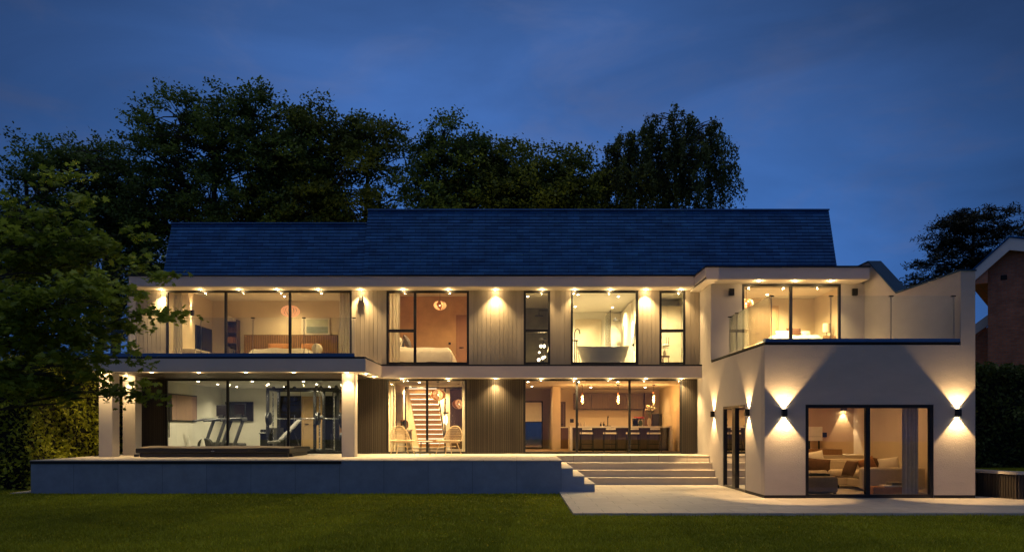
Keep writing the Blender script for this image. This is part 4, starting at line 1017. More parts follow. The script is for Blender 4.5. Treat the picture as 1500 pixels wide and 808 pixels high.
MB().box(-4.497,-4.45,29.0,30.8,1.9,3.05).build('picture_frame', m_walnut, t); MB().box(-4.45,-4.445,29.08,30.72,1.97,2.98).build('canvas', pm('dark_canvas',(.10,.05,.03),.6,.3,4), t)
t = thing('console_table', 'pale console below the tall hall picture', 'console', (-4.25,29.8,.85))
MB().box(-4.48,-4.08,29.1,30.7,1.6,1.65).build('top', m_quartz, t)
for q in (29.15,30.62): MB().box(-4.47,-4.1,q,q+.04,.86,1.599).build('leg', m_quartz, t)
tag(MB().sph((-4.22,29.5,1.84), (.15,.15,.19), 18, 12).build('round_vase', m_rust, smooth=True), 'round rust-brown vase on the hall console', 'vase')
vase_flowers('flower_vase', 'dried brown flowers in a vase on the hall console', (-4.25,29.25,1.652), .16, .07, .2, m_rust, 7, .1, .04)
curtain('cream curtain at the left edge of the hall doors', -4.3,-4.12,26.7,.87,3.33,m_curtain)
curtain('cream curtain at the right edge of the hall doors', -1.86,-1.74,26.7,.87,3.33,m_curtain)
# ------------------------------------------------------------------ kitchen
t = thing('kitchen_island', 'long kitchen island with white waterfall top and brown panels', 'kitchen island', (3.9,30,.85))
MB().box(2.0,5.85,29.45,30.5,1.725,1.785).box(2.0,2.09,29.45,30.5,.86,1.7248).box(5.76,5.85,29.45,30.5,.86,1.7248).build('worktop', m_quartz, t, bevel=.004)
for k in range(5): MB().box(2.092+.733*k,2.092+.733*(k+1)-.006,29.78,30.45,.93,1.724).build('cabinet_panel', m_island, t)
MB().box(2.07,5.78,29.85,30.4,.86,.929).build('plinth', m_dark, t)
t = thing('wall_cabinets', 'dark brown wall cupboards along the back of the kitchen', 'wall cabinets', (3.8,33.3,2.5))
for k in range(4): 
    d = MB().box(2.42+.73*k,2.42+.73*(k+1)-.008,33.0,33.48,2.52,3.17).build('cupboard_door', m_walnut, t)
MB().box(2.42,5.33,33.01,33.48,2.5,2.519).build('base', m_dark, t)
t = thing('back_counter', 'pale back counter under the brown wall cupboards', 'counter', (3.5,33,.85))
MB().box(1.6,5.0,32.8,33.48,1.72,1.76).build('worktop', m_quartz, t); MB().box(1.62,5.0,32.85,33.47,.86,1.7195).build('base_cabinet', m_walnut, t)
t = thing('tall_cupboard', 'tall brown oven cupboard at the right of the kitchen', 'tall cupboard', (5.8,33,.85))
MB().box(5.36,5.66,32.85,33.48,.86,3.17).box(5.68,6.06,32.85,33.48,.86,1.7).build('carcass', m_walnut, t); MB().box(5.68,6.06,32.84,33.4,1.705,2.3).build('oven', m_screen, t)
def stool(label):
    t = thing('bar_stool', label, 'bar stool', (0,0,0), 'bar stools along the kitchen island')
    MB().box(-.24,.24,-.2,.2,.64,.70).build('seat', m_linen, t, bevel=.015)
    MB().box(-.18,.18,-.23,-.20,.80,.86).build('backrest', m_linen, t, bevel=.01)
    for sx in (-1,1):
        MB().bar((sx*.23,-.21,0),(sx*.215,-.215,.86 if True else .64),.022,.022).build('leg', m_black, t)
        MB().bar((sx*.23,.19,0),(sx*.22,.18,.64),.022,.022).build('leg', m_black, t)
    MB().box(-.22,.22,-.215,-.195,.26,.285).box(-.22,.22,.18,.2,.26,.285).build('footrest', m_black, t)
    return t
s0 = None
for i, px in enumerate((859.5,894,927.5,958.5)):
    l = ('leftmost pale-seated bar stool at the kitchen island','second bar stool from the left at the kitchen island','third bar stool from the left at the kitchen island','rightmost pale-seated bar stool at the kitchen island')[i]
    if s0 is None: s0 = s = stool(l)
    else: s = dup(s0, label=l)
    place(s, (at(px,0,29.0).x, 29.05, .85))
for i, px in enumerate((853,905.5,957.5)):
    x = at(px,0,30).x; c = (x,30.0,2.62)
    t = thing('bulb_pendant', '%s clear teardrop bulb pendant over the kitchen island' % ('left','middle','right')[i], 'pendant lamp', c, 'bulb pendants over the kitchen island')
    MB().lathe([(.06,-.03),(.06,-.001)], (x,30,3.36), 16).build('ceiling_rose', m_black, t); MB().tube([(x,30,3.33),(x,30,3.08)], .007, 6).build('cord', m_black, t)
    MB().lathe([(.022,.36),(.03,.46)], c, 12).build('lamp_holder', m_copper, t)
    MB().lathe([(.01,-.0),(.07,.03),(.095,.1),(.08,.19),(.04,.3),(.022,.36)], c, 18, cap=False).build('bulb', m_frost, t, smooth=True)
    MB().tube([(x+.03*math.cos(q*2.2),30+.03*math.sin(q*2.2),2.68+.03*q) for q in np.linspace(0,9,28)], .011, 5).build('filament', e_bulb, t)
    point('bulb_lamp', (x,30,2.8), 16, WARM2, .05, t)
vase_flowers('flower_vase', 'tall white and pink lilies in a glass vase on the island', at(951,0,29.9).xy[:]+(1.786,), .3, .08, .48, m_petalw, 12, .26, .07, m_ceramic)
vase_flowers('flower_vase', 'low red flowers in a green jar on the kitchen island', at(938,0,29.7).xy[:]+(1.786,), .22, .08, .12, m_petalr, 12, .2, .05, m_leafsmall)
t = thing('kitchen_tap', 'black kitchen tap standing on the island', 'tap', (3.5,30.1,1.786))
MB().tube([(3.5,30.2,1.786),(3.5,30.2,2.1),(3.5,30.12,2.17),(3.5,30.02,2.12)], .018, 8).build('spout', m_black, t, smooth=True); MB().box(3.38,3.62,30.16,30.26,1.786,1.81).build('base', m_black, t)
for i, (px, hh) in enumerate(((880,.13),(884.5,.16))):
    x = at(px,0,30).x; t = thing('soap_bottle', ('left','right')[i]+' small dark soap bottle by the kitchen tap', 'bottle', (x,30,1.786))
    MB().lathe([(.035,0),(.035,hh*.6),(.012,hh*.75),(.012,hh)], (x,30,1.786), 12).build('bottle_body', m_black, t, smooth=True); MB().box(x-.01,x+.04,29.99,30.01,1.786+hh,1.80+hh).build('pump', m_black, t)
x = at(931.5,0,29.6).x
t = thing('coffee_machine', 'small black coffee machine on the island beside the red flowers', 'coffee machine', (x,29.7,1.786))
MB().box(x-.1,x+.1,29.6,29.85,1.786,1.86).box(x-.1,x+.1,29.74,29.85,1.86,2.0).box(x-.1,x+.1,29.6,29.85,2.0,2.07).build('body', m_black, t, bevel=.008)
for i, (px, hh) in enumerate(((846,.2),(851,.14),(856,.17))):
    x = at(px,0,29.9).x; tag(MB().lathe([(.04,0),(.045,hh*.5),(.02,hh*.8),(.02,hh)], (x,29.9,1.786), 12).build('jar', m_ceramic if i else m_black, smooth=True), ('dark bottle','squat pale jar','taller pale jar')[i]+' on the left end of the island', 'jar')
t = thing('standing_mirror', 'tall black-framed mirror leaning on the left kitchen wall', 'mirror', (.4,32.6,.85))
MB().box(-.0,.05,32.6,32.66,.86,2.83).box(1.03,1.08,32.6,32.66,.86,2.83).box(.05,1.03,32.6,32.66,2.78,2.83).box(.05,1.03,32.6,32.66,.86,.91).box(.05,1.03,32.6,32.66,1.95,1.98).build('frame', m_black, t)
MB().add([(.05,32.63,.91),(1.03,32.63,.91),(1.03,32.63,1.95),(.05,32.63,1.95)], [[0,1,2,3]]).build('mirror_glass', m_mirror, t)
MB().add([(.05,32.63,1.98),(1.03,32.63,1.98),(1.03,32.63,2.78),(.05,32.63,2.78)], [[0,1,2,3]]).build('ceiling_reflection', m_linen, t)  # ceiling's reflection in the upper glass, painted as plain pale linen
MB().box(1.4,1.72,30.8,33.4,.852,3.35).build('interior_wall', m_cream, H)
door('narrow dark brown door beside the pale kitchen wall', 1.77,2.0,.86,2.75,33.48,m_walnut)
socket('black socket plate on the back kitchen wall', 2.35,33.49,2.02,.16)
# ------------------------------------------------------------------ living room in the wing
t = thing('corner_sofa', 'long cream corner sofa in the wing living room', 'sofa', (9.0,22.6,0))
MB().box(7.55,10.2,22.3,23.3,.10,.34).box(9.35,10.7,20.95,22.28,.10,.34).build('sofa_base', m_sofa, t, bevel=.05)
for a, b_ in ((7.79,8.85),(8.86,9.95)): MB().box(a,b_,22.28,23.04,.342,.53).build('seat_cushion', m_sofa, t, bevel=.07)
MB().box(9.36,10.55,20.99,22.26,.342,.53).build('seat_cushion', m_sofa, t, bevel=.07)
MB().box(7.6,10.6,23.05,23.35,.34,.82).build('backrest', m_sofa, t, bevel=.09)
MB().box(7.5,7.78,22.32,23.3,.34,.66).build('armrest', m_sofa, t, bevel=.08); MB().box(9.12,10.8,20.72,20.98,.10,.68).build('armrest', m_sofa, t, bevel=.06)
for x, y in ((7.7,22.4),(9.2,22.5),(9.3,20.8),(10.6,20.8)): MB().box(x-.03,x+.03,y-.03,y+.03,.005,.10).build('leg', m_black, t)
for l, c, r, m_, ro in (
   ('large brown velvet cushion lying along the corner sofa', (8.55,22.45,.66), (.46,.12,.21), m_cushbrown, (-14,6,6)),
   ('rust square cushion at the left of the corner sofa', (8.08,22.72,.70), (.26,.10,.24), m_rust, (-18,18,-10)),
   ('white cushion at the back of the corner sofa', (8.72,22.95,.84), (.27,.10,.21), m_linen, (-14,-10,0)),
   ('patterned dark cushion at the back left of the sofa', (8.25,22.98,.84), (.24,.09,.23), m_greycush, (-14,24,0)),
   ('dark brown cushion beside the sofa corner arm', (9.12,21.5,.62), (.10,.22,.23), m_cushbrown, (0,26,20)),
   ('rust cushion resting on the right sofa arm', (9.55,21.4,.72), (.25,.10,.19), m_rust, (-12,-20,6)),
   ('white cushion at the right end of the sofa', (10.2,21.5,.72), (.28,.11,.20), m_linen, (-12,-8,-6)),
   ('brown cushion leaning between the right sofa cushions', (9.82,21.7,.74), (.2,.09,.2), m_cushbrown, (-12,16,0))):
    cushion(l, c, r, m_, ro, group='cushions on the corner sofa')
t = thing('ottoman', 'square taupe ottoman left of the cream sofa', 'ottoman', (7.75,20.85,0))
MB().box(7.28,8.35,20.35,21.3,.04,.47).build('padded_body', m_ottoman, t, bevel=.07)
for x in (7.36,8.27):
    for y in (20.43,21.22): MB().box(x-.03,x+.03,y-.03,y+.03,.004,.05).build('foot', m_black, t)
t = thing('serving_tray', 'black tray on the taupe ottoman', 'tray', (7.95,20.7,.47))
MB().box(7.66,8.2,20.55,20.85,.471,.485).box(7.66,7.68,20.55,20.85,.485,.52).box(8.18,8.2,20.55,20.85,.485,.52).box(7.68,8.18,20.55,20.57,.485,.52).box(7.68,8.18,20.83,20.85,.485,.52).build('tray_body', m_black, t); MB().box(7.76,7.9,20.62,20.78,.4855,.54).build('book', m_walnut, t)
t = thing('side_table', 'small black wire side table at the left of the sofa', 'table', (7.4,22.0,0))
MB().box(7.28,7.58,21.85,22.15,.5,.515).build('table_top', m_black, t)
for x in (7.29,7.57):
    for y in (21.86,22.14): MB().box(x-.008,x+.008,y-.008,y+.008,.005,.4995).build('leg', m_black, t)
t = thing('record_console', 'white boxy cabinet on thin black legs at the back of the living room', 'cabinet', (9.2,25,0))
MB().box(8.85,9.62,24.7,25.2,1.32,1.76).build('cabinet_box', m_linen, t, bevel=.01); MB().box(8.9,9.58,24.69,24.6995,1.45,1.455).build('door_gap', m_black, t)
for x in (8.95,9.25,9.55): MB().box(x-.02,x+.02,24.8,24.84,1.06,1.319).build('leg', m_black, t)
t = thing('low_wall', 'brown-topped low wall behind the cream sofa', 'low wall', (8.6,24.5,0))
MB().box(6.45,10.9,24.2,25.35,.005,.88).build('wall_base', m_cream, t); MB().box(6.45,10.2,24.6,25.35,.88,1.06).build('timber_ledge', m_brownwood, t)
socket('black switch plate on the living room back wall', 9.95,25.39,1.5,.15)
t = thing('log_basket', 'brown basket with books on the floor beside the curtain', 'basket', (9.55,20.2,0))
MB().box(9.1,9.95,20.05,20.4,.005,.22).build('basket_body', m_rust, t, bevel=.03); MB().box(9.4,9.85,20.08,20.38,.221,.26).build('books', m_linen, t); MB().box(9.6,9.95,20.1,20.4,.261,.33).build('books', m_greycush, t)
wall_light((8.95,25.38,2.42), (0,-1,0), 'lit wall light on the back wall left of the living room mullion', W=22, size=62, d=.1, h=.25, w=.17, group='wall lights inside the rooms', col=(1,.72,.40))
wall_light((10.55,25.38,2.42), (0,-1,0), 'lit wall light on the back wall near the grey curtain', W=22, size=62, d=.1, h=.25, w=.17, group='wall lights inside the rooms', col=(1,.72,.40))
curtain('grey floor-length curtain at the right of the wing doors', 9.72,10.15,YW+.45,.01,2.9,m_curtgrey,.04,.1)
curtain('pale sliver of curtain at the left of the wing doors', 7.13,7.24,YW+.45,.01,2.9,m_curtain,.03,.06)
# ------------------------------------------------------------------ ceiling lamps in the rooms
def ceil_row(pts, label, group, W, col, size=150):
    for i, p in enumerate(pts): downlight(p, '%s %s' % (ORD[i], label), group, W, size, col, .9)
ceil_row([(-11.0,28.4,6.797),(-9.0,30.4,6.797),(-6.6,28.4,6.797)], 'ceiling downlight from the left in the wide left bedroom', 'left bedroom downlights', 88, WARM)
ceil_row([(-3.9,27.6,6.797),(-1.7,28.2,6.797)], 'ceiling downlight from the left in the terracotta bedroom', 'terracotta bedroom downlights', 120, WARM)
ceil_row([(.4,28.6,6.497)], 'ceiling downlight in the narrow grey shower room', 'shower room downlights', 60, WARM)
ceil_row([(2.2,28.2,6.497),(3.7,28.6,6.497),(2.3,31.0,6.497),(3.8,31.2,6.497)], 'ceiling downlight in the bathroom', 'bathroom downlights', 260, NEUT)
ceil_row([(5.3,27.6,6.497)], 'ceiling downlight in the cream dressing room', 'dressing room downlights', 230, NEUT)
ceil_row([(8.3,26.2,6.447),(9.5,26.4,6.447),(8.9,27.9,6.447)], 'ceiling downlight from the left in the roof terrace bedroom', 'terrace bedroom downlights', 240, WARM)
ceil_row([(-3.8,27.3,3.356),(-1.6,27.5,3.356),(-3.5,28.2,3.356),(-4.25,31.4,3.356),(-3.3,32.3,3.356)], 'ceiling downlight in the hall', 'hall downlights', 135, WARM)  # last two are unseen, added to brighten the wall behind the stair
ceil_row([(.4,28.0,3.356),(2.2,28.0,3.356),(3.6,28.0,3.356),(.6,31.0,3.356),(3.0,31.8,3.356),(5.2,31.8,3.356)], 'ceiling downlight in the kitchen', 'kitchen downlights', 40, (1.0,.62,.23))
ceil_row([(7.6,21.2,3.497),(9.4,21.4,3.497),(8.6,23.4,3.497)], 'ceiling downlight in the wing living room', 'living room downlights', 38, WARM2)
# ------------------------------------------------------------------ neighbours and boundaries
t = thing('brick_house', 'dark red brick gabled house beyond the right hedge', 'house', (0,0,0))
EX, EZ, AX, AZ, BY = at(1422,0,28).x, at(0,404,28).z, at(1468,0,28).x, at(0,360,28).z, 28.0
WX = at(1447,0,28).x; EX = WX-.53; EZ = 7.24; AX = WX+.68; AZ = 8.35; sl_ = (AZ-EZ)/(AX-EX)
RX = AX+6; EZ2 = AZ-1.5; t.location = (WX,BY,0)
MB().prism([(WX,-.05),(RX-.6,-.05),(RX-.6,EZ2+.05),(AX,AZ-.12),(WX,EZ+sl_*(WX-EX)-.1)], 'y', BY, 38).build('brick_wall', m_brick, t)
m = MB()
for s in (-1,1):
    x1 = EX if s < 0 else RX; zz = EZ if s < 0 else EZ2
    m.prism([(x1,zz-.02),(AX,AZ-.02),(AX,AZ-.44),(x1,zz-.42)], 'y', BY-.32, BY-.28)
m.build('bargeboard', pm('bargeboard_paint',(.85,.78,.72),.5,.05,3), t)
m = MB()
for s in (-1,1):
    x1 = EX if s < 0 else RX; zz = EZ if s < 0 else EZ2
    m.prism([(x1,zz),(AX,AZ),(AX,AZ+.05),(x1,zz+.05)], 'y', BY-.36, 38.4)
m.build('tiled_roof', m_slate, t)
MB().prism([(EX,EZ-.36),(WX+.02,EZ+sl_*(WX-EX)-.36),(WX+.02,EZ-.40),(EX,EZ-.40)], 'y', BY-.28, 38).build('eaves_soffit', m_brick, t)
MB().box(at(1463,0,28).x, at(1471,0,28).x, BY-.02, BY+.05, at(0,412,28).z, at(0,405,28).z).build('vent', m_dark, t)
MB().prism([(EX+.05,5.0),(WX,5.55),(WX,5.9),(EX+.05,5.35)], 'y', BY+.9, BY+.95).prism([(EX-.4,-.05),(WX,-.05),(WX,5.5),(EX-.4,4.8)], 'y', BY+1.0, 36).build('side_extension', m_brick, t)
MB().prism([(EX-.4,4.82),(WX-.01,5.52),(WX-.01,5.9),(EX-.4,5.2)], 'y', BY+.84, BY+.88).build('bargeboard', m_white, t)
t.rotation_euler = (0,0,R(-36))
t = thing('garden_shed', 'small dark pitched roof outbuilding behind the left hedge', 'shed', (-17,29,0))
MB().prism([(-18.5,-.05),(-15.6,-.05),(-15.6,3.4),(-17.0,4.6),(-18.5,3.4)], 'y', 28, 31).build('shed_wall', m_dark, t); m = MB()
for s in (-1,1): m.prism([(-17.0,4.62),(-17.0+s*1.7,3.2),(-17.0+s*1.7,3.32),(-17.0,4.75)], 'y', 27.7, 31.3)
m.build('shed_roof', m_slate, t)
t = thing('raised_planter', 'dark slatted raised bed with pale coping right of the wing', 'planter', (12.6,19.5,0))
pl = [(11.62,20.3),(12.15,19.05),(15.5,19.0),(15.5,23),(11.62,23)]
MB().prism(pl, 'z', -.05, .60).build('planter_core', m_slatback, t)
m = MB()
for (a, b_) in ((pl[0],pl[1]),(pl[1],pl[2])):
    a = Vector(a); b_ = Vector(b_); L_ = (b_-a).length; n_ = int(L_/.065); d = (b_-a)/L_; nn = Vector((d.y,-d.x))
    for k in range(n_):
        p = a+d*(k+.15)*L_/n_; q = a+d*(k+.8)*L_/n_
        m.add([(*(p+nn*.002),0),(*(q+nn*.002),0),(*(q+nn*.03),0),(*(p+nn*.03),0),(*(p+nn*.002),.6),(*(q+nn*.002),.6),(*(q+nn*.03),.6),(*(p+nn*.03),.6)], [[3,2,1,0],[4,5,6,7],[0,1,5,4],[1,2,6,5],[2,3,7,6],[3,0,4,7]])
m.build('slats', m_slat, t)
MB().prism([(11.55,20.28),(12.10,18.97),(15.5,18.92),(15.5,19.25),(12.33,19.28),(11.9,20.35)], 'z', .6005, .665).build('coping', m_step, t)
tag(MB().prism([(11.5,16.0+2.4),(16.5,18.4),(16.5,19.0),(12.1,19.0),(11.5,20.4)], 'z', -.1, -.02).build('gravel_strip', m_gravel), kind='structure')
tag(MB().prism([(11.35,20.36),(11.9,20.36),(12.34,19.285),(30,19.285),(30,30),(11.35,30)], 'z', .3, .62).build('raised_lawn', m_lawn), kind='structure')
n = 30000; X = rng.uniform(11.4,16.5,n); Y = rng.uniform(19.3,22,n); k = (Y > 20.4) | (X > 12.4); X = X[k]; Y = Y[k]; n = len(X)
hh = rng.uniform(.03,.06,n); a = rng.random(n)*6.28; W = .012
V = np.stack([np.stack([X-np.cos(a)*W,Y-np.sin(a)*W,np.full(n,.62)],1), np.stack([X+np.cos(a)*W,Y+np.sin(a)*W,np.full(n,.62)],1), np.stack([X+rng.normal(0,.02,n),Y+rng.normal(0,.02,n),.62+hh],1)],1).reshape(-1,3)
tag(fast_mesh('raised_lawn_grass', V, np.arange(3*n).reshape(n,3), l_grass, tone=np.repeat(rng.uniform(.2,.8,n),3)), 'short grass on the raised bank by the right hedge', 'grass', kind='stuff')

# ------------------------------------------------------------------ foliage
def leaf_cloud(P, size, up=.5, aspect=.55, droop=0.0, gen=None, shape='diamond'):
    """one leaf per point; returns verts (n*k,3) and faces (n,k)"""
    n = len(P); g = gen
    nrm = g.normal(0,1,(n,3)); nrm[:,2] = np.abs(nrm[:,2])+up; nrm /= np.linalg.norm(nrm,axis=1)[:,None]
    t_ = g.normal(0,1,(n,3)); t_[:,2] -= droop*3; t_ -= nrm*(t_*nrm).sum(1)[:,None]; t_ /= np.linalg.norm(t_,axis=1)[:,None]
    b_ = np.cross(nrm, t_); s = (size*g.uniform(.6,1.3,n))[:,None]
    if shape == 'diamond':
        V = np.stack([P, P+t_*s*.5+b_*s*aspect*.5-nrm*s*.08, P+t_*s, P+t_*s*.5-b_*s*aspect*.5-nrm*s*.08], 1)
    else:   # palmate maple leaf
        out = [(0,0),(.18,-.10),(.50,-.16),(.34,.06),(.62,.28),(.34,.34),(.30,.42),(.52,.78),(.22,.66),(.0,1.05)]
        pts = [(x,y) for x,y in out] + [(-x,y) for x,y in out[-2:0:-1]]
        V = np.stack([P + b_*s*x + t_*s*y - nrm*s*(.25*abs(x)**1.3+.12*y*y) for x, y in pts], 1)
    k = V.shape[1]
    return V.reshape(-1,3), np.arange(n*k).reshape(n,k)
def tree(name, label, cat, base, top, lobes, ncl, lpc, size, tr, lm, seed, spread=.75, flat=.5, shape='diamond', up=.5, droop=0, group=None, limb_from=.35, shell=2.0, hang=0, bark=None, aspect=.6, twig=.035):
    g = np.random.default_rng(seed); rr = random.Random(seed)
    t = thing(name, label, cat, base, group)
    base = np.array(base, float); top = np.array(top, float)
    tm = MB(); K = 9; nodes = []
    for i in range(K+1):
        f_ = i/K; p = base + (top-base)*f_ + np.array([math.sin(f_*5+seed)*.25, math.cos(f_*4+seed)*.25, 0])*min(1,f_*2)*tr*2
        nodes.append(p)
    tm.tube([tuple(p) for p in nodes], [tr*(1.25 if i == 0 else 1)*(1-.82*i/K) for i in range(K+1)], 10)
    tm.build('trunk', bark or m_bark, t, smooth=True)
    bm_ = MB(); PP = []; TT = []
    wts = np.array([l[3]*l[4]*l[5] for l in lobes])**.72; wts = wts/wts.sum()
    for li, (x, y, z, rx, ry, rz) in enumerate(lobes):
        c = np.array([x,y,z]); f_ = min(.97, max(limb_from, (z-rz*.9-base[2])/(top[2]-base[2])))
        j = f_*K; i0 = int(j); st = nodes[i0]+(nodes[min(K,i0+1)]-nodes[i0])*(j-i0)
        mid = st*.45+c*.55; mid[2] -= .12*np.linalg.norm(c-st); end = c+np.array([0,0,rz*.35])
        lb = []
        for q in np.linspace(0,1,9):
            p = (1-q)**2*st + 2*q*(1-q)*mid + q*q*end + g.normal(0,.035*np.linalg.norm(end-st)/3,3)*(0 if q in (0,) else 1); lb.append(p)
        r0 = tr*(.50-.3*f_)*(.6+.4*min(1,rx/3)); bm_.tube([tuple(p) for p in lb], [r0*(1-.85*q) for q in np.linspace(0,1,9)], 6)
        nc = max(3, int(round(ncl*wts[li])))
        for q in range(nc):
            d = g.normal(0,1,3); d /= np.linalg.norm(d); rad = g.random()**(1/(1+shell))*(1+.16*math.sin(d[0]*5+seed+li)+.13*math.sin(d[1]*7+d[2]*5))
            cp = c + d*rad*np.array([rx,ry,rz])
            s_ = lb[rr.randint(3,8)]
            m_ = (s_+cp)/2+np.array([0,0,.08*np.linalg.norm(cp-s_)])+g.normal(0,.1,3)*.5
            bm_.tube([tuple(s_), tuple(m_), tuple(cp)], [twig, twig*.7, twig*.25], 4, cap=False)
            # a few sprays per cluster so that the outline is ragged
            dirn = (cp-c)/(np.linalg.norm(cp-c)+1e-6)
            for w_ in range(3):
                n_ = max(2, lpc//3)
                a_ = g.normal(0,1,3); a_ /= np.linalg.norm(a_); a_ = a_*.8+dirn*.8; a_[2] *= .6
                u_ = g.random(n_)**.8
                pts = cp + a_[None,:]*u_[:,None]*spread*1.15 + g.normal(0,1,(n_,3))*np.array([1,1,flat])*spread*.30
                if hang: pts[:,2] -= hang*u_**1.3*g.uniform(.3,1.2); pts[:,:2] = cp[:2]+ (pts[:,:2]-cp[:2])*.42
                PP.append(pts)
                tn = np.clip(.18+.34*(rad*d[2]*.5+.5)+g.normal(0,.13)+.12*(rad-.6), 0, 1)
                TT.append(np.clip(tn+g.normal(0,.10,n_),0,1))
    bm_.build('branches', bark or m_bark, t, smooth=True, recalc=False)
    P = np.concatenate(PP); T = np.concatenate(TT)
    V, F = leaf_cloud(P, size, up, aspect, droop, g, shape)
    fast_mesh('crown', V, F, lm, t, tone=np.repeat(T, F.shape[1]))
    return t
def L3(Y, *a, dy=0):
    """crown lobes: (px, py, rx, rz[, dy]) measured at depth Y"""
    o = []
    for q in a:
        p = at(q[0], q[1]+dy, Y+(q[4] if len(q) > 4 else 0)); o.append((p.x, p.y, p.z, q[2], q[2]*.8, q[3]))
    return o
BT = 'tall trees behind the house'
def back(label, Y, px, topy, lobes, ncl, seed, tr=.4, lm=None, **kw):
    b_ = at(px, 0, Y).x; tp = at(px, topy, Y)
    return tree('broadleaf_tree', label, 'tree', (b_,Y,-.05), tuple(tp), L3(Y, *lobes, dy=kw.pop('dy', 10)), ncl, kw.pop('lpc', 105), kw.pop('size', .205), tr, lm or l_back, seed, group=BT, shell=3.2, spread=.72, twig=.045, **kw)
back('dark wide tree at the far left behind the maple', 44, 40, 250, [(20,300,3.2,2.4),(-30,330,3.5,2.6),(75,255,2.6,2.0),(30,370,3.8,2.6),(60,205,1.5,1.3),(-60,400,4,3),(110,340,3.0,2.4),(115,240,2.0,1.6),(150,215,1.4,1.1)], 325, 11, dy=16)
back('dark tree second from the left behind the house', 46, 165, 235, [(120,230,2.6,2.2),(165,205,2.0,1.5),(200,260,3.0,2.4),(90,290,3.0,2.2),(170,320,4.0,2.6),(130,390,4.0,2.6),(215,360,3.2,2.6)], 346, 12, dy=44)
back('tallest broad tree behind the left roof', 45, 320, 180, [(325,150,2.4,1.6),(260,165,2.6,1.8),(390,170,2.8,1.9),(320,215,4.4,2.4),(235,225,3.0,2.3),(410,235,3.2,2.3),(300,290,4.6,2.3),(225,300,3.0,2.3),(400,300,3.6,2.0)], 514, 13, dy=22)
back('broad tree with a yellowish side over the left roof end', 45.5, 470, 195, [(470,180,2.3,1.5),(440,215,2.8,2.1),(515,205,2.2,1.8),(545,195,1.3,1.2),(480,265,3.2,2.2),(430,300,3.2,1.7),(515,300,2.2,1.4)], 325, 14, lm=l_mid)
back('open branched tree in the gap between the two roofs', 47, 535, 210, [(565,190,1.5,1.1),(590,215,1.5,1.2),(555,240,1.5,1.2),(545,300,1.8,1.2),(600,270,1.3,1.2)], 36, 15, tr=.3)
back('slender tree just right of the roof step', 45, 645, 190, [(650,180,1.7,1.3),(675,205,1.9,1.5),(625,215,1.6,1.4),(650,245,2.4,1.7),(630,285,2.2,1.4),(680,280,2.2,1.6)], 150, 16, dy=26)
back('leafy tree behind the middle of the slate roof', 46, 720, 215, [(708,205,1.7,1.2),(740,225,1.9,1.3),(700,250,2.4,1.7),(740,275,2.7,1.7),(700,295,2.2,1.2)], 211, 17, dy=28, lm=l_mid)
back('low rounded tree behind the roof centre', 45, 790, 230, [(760,235,1.6,1.1),(800,250,2.1,1.3),(770,270,2.6,1.5),(790,296,2.6,1.0)], 187, 18, dy=28, lm=l_mid)
back('tree left of the birch behind the roof', 46, 840, 225, [(832,218,1.4,1.0),(850,245,2.1,1.3),(830,270,2.5,1.5),(865,280,2.0,1.5),(840,298,2.4,.9)], 192, 19, dy=28, lm=l_mid)
# weeping birches
tree('birch_tree', 'shorter weeping birch left of the tall birch', 'tree', (at(925,0,45).x,45,-.05), tuple(at(925,225,45)), L3(45,(905,225,1.2,1.0),(930,215,1.5,1.3),(905,265,1.7,1.5),(940,270,2.0,1.6)), 120, 100, .16, .25, l_birch, 31, spread=.6, hang=1.35, droop=.8, up=.1, group='weeping birches', flat=.6)
tree('birch_tree', 'tall weeping birch with trailing twigs above the slate roof', 'tree', (at(1000,0,44).x,44,-.05), tuple(at(992,190,44)), L3(44,(985,178,1.6,1.0),(1020,195,1.7,1.1),(950,205,1.4,1.0),(990,225,2.6,1.5),(1040,235,1.6,1.2),(1060,262,1.1,1.1),(960,260,1.9,1.4),(1020,270,2.2,1.2)), 270, 100, .16, .3, l_birch, 32, spread=.62, hang=1.5, droop=.8, up=.1, group='weeping birches', flat=.6)
# conifers to the right
tree('cedar_tree', 'dark spreading conifer behind the brick house', 'tree', (at(1412,0,48).x,48,-.05), tuple(at(1425,315,48)), L3(48,(1425,318,1.5,.35),(1450,312,1.2,.3),(1395,335,1.6,.4),(1440,340,1.7,.4),(1465,345,.8,.3),(1375,355,1.0,.35),(1415,362,2.0,.45),(1455,372,1.1,.4),(1385,385,1.5,.45),(1430,392,1.8,.5),(1370,408,1.4,.45),(1400,415,2.0,.5),(1350,420,1.1,.45),(1450,400,1.5,.5)), 330, 78, .22, .35, l_pine, 41, spread=.48, flat=.18, group='dark conifers', aspect=.3)
tree('cedar_tree', 'second conifer at the right frame edge behind the brick gable', 'tree', (at(1525,0,50).x,50,-.05), tuple(at(1525,320,50)), L3(50,(1515,345,1.1,.5),(1530,330,1.2,.5),(1525,370,1.7,.6)), 60, 70, .24, .3, l_pine, 42, spread=.55, flat=.35, group='dark conifers', aspect=.3)
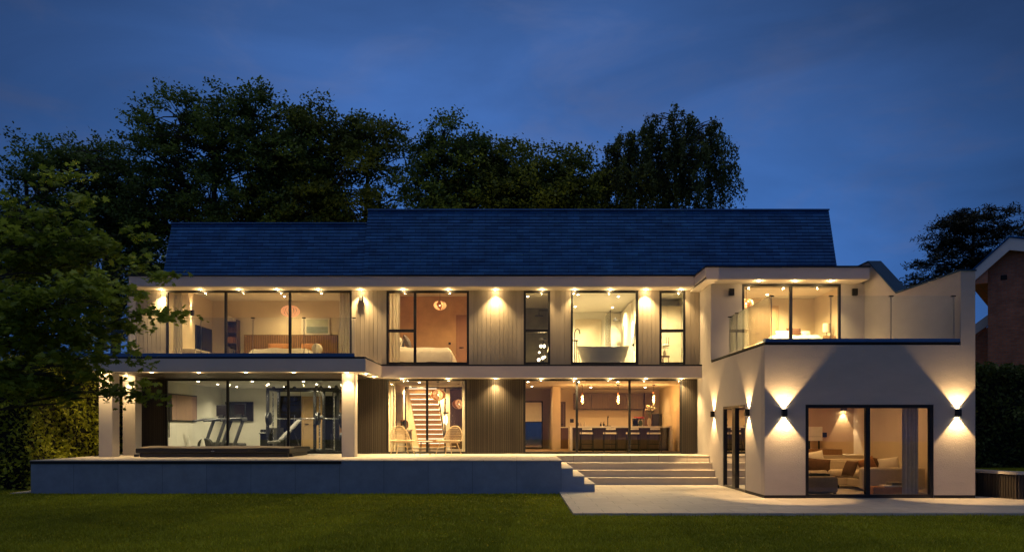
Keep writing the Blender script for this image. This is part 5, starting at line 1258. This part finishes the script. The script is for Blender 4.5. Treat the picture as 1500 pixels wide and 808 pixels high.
# the maple on the lawn
mp_ = L3(14.8,(95,272,.32,.22,.6),(125,300,.35,.2,.3),(40,330,.9,.38),(95,345,.75,.3,-.5),(10,380,1.1,.4,.5),(160,345,.35,.18,.4),(150,380,.6,.26),(80,395,1.0,.35,.8),(205,402,.42,.16),(170,430,.7,.26,.2),(110,440,1.0,.32,-.6),(30,450,1.3,.4),(215,462,.38,.13,-.2),(160,480,.7,.22,.5),(90,490,1.1,.32,.3),(20,510,1.2,.38,.4),(150,520,.65,.18,-.3),(75,545,.9,.28,-.2),(10,570,.9,.3),(192,572,.2,.09),(165,566,.16,.08),(110,570,.5,.14,.2))
tree('maple_tree', 'near green maple reaching in from the left over the terrace', 'tree', (at(-170,0,15.2).x,15.2,-.05), tuple(at(-60,330,15)), mp_, 240, 42, .108, .16, l_maple, 51, spread=.33, flat=.42, shape='maple', up=1.0, limb_from=.30, shell=1.2, aspect=1, twig=.012)
# hedges
def hedge(name, label, boxes, n, size, lm, seed, up=.1):
    g = np.random.default_rng(seed); c0 = boxes[0]
    t = thing(name, label, 'hedge', ((c0[0]+c0[1])/2,(c0[2]+c0[3])/2,c0[4]))
    m = MB(); PP = []; TT = []
    for (x0,x1,y0,y1,z0,z1) in boxes:
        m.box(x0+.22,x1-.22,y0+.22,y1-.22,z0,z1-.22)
        A = [(x1-x0)*(z1-z0),(y1-y0)*(z1-z0),(y1-y0)*(z1-z0),(x1-x0)*(y1-y0)]; A = np.array(A)/sum(A)
        for k, fr in enumerate(A):
            q = int(n*fr/len(boxes)); u = g.random(q); v = g.random(q); d = np.abs(g.normal(0,.16,q))
            if k == 0: P = np.stack([x0+(x1-x0)*u, y0+d, z0+(z1-z0)*v],1); nn = (0,-1,0)
            elif k == 1: P = np.stack([x1-d, y0+(y1-y0)*u, z0+(z1-z0)*v],1); nn = (1,0,0)
            elif k == 2: P = np.stack([x0+d, y0+(y1-y0)*u, z0+(z1-z0)*v],1); nn = (-1,0,0)
            else: P = np.stack([x0+(x1-x0)*u, y0+(y1-y0)*v, z1-d],1); nn = (0,0,1)
            w_ = np.sin(P[:,0]*2.3+seed)*np.sin(P[:,2]*3.1+P[:,1]*1.7)+.6*np.sin(P[:,0]*5.1+P[:,1]*4.3)*np.sin(P[:,2]*6.7)
            P += np.array(nn)*(w_*.11)[:,None]
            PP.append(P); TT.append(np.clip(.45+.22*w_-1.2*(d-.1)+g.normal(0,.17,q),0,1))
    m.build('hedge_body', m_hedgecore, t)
    P = np.concatenate(PP); T = np.concatenate(TT)
    V, F = leaf_cloud(P, size, up, .6, .2, g)
    fast_mesh('foliage', V, F, lm, t, tone=np.repeat(T,4))
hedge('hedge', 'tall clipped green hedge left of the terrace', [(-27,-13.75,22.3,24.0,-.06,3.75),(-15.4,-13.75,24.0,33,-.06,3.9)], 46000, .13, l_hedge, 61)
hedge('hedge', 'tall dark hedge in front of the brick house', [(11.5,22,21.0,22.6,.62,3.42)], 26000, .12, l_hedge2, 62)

# assumed floodlights, unseen behind the house, added to light the trees from below
for i, (x, y, tx, tz, W) in enumerate(((-13,37,-11,16,150),(-4,37,-5,13,150),(3,37,1.5,9,400))):
    t = thing('assumed_floodlight', '%s garden floodlight on the ground behind the house' % ('left','middle','right')[i], 'floodlight', (x,y,-.06), 'garden floodlights')
    MB().box(x-.15,x+.15,y-.06,y+.06,.25,.45).build('lamp_housing', m_black, t, bevel=.01); MB().box(x-.12,x+.12,y+.0605,y+.066,.28,.42).build('lens', e_down, t); MB().tube([(x,y,-.06),(x,y,.25)], .02, 8).build('stake', m_black, t)
    spot('assumed_floodlight_lamp', (x,y+.12,.4), (tx-x,8.5,tz-.4), W, 84, (1,.82,.30), .9, .08, t)
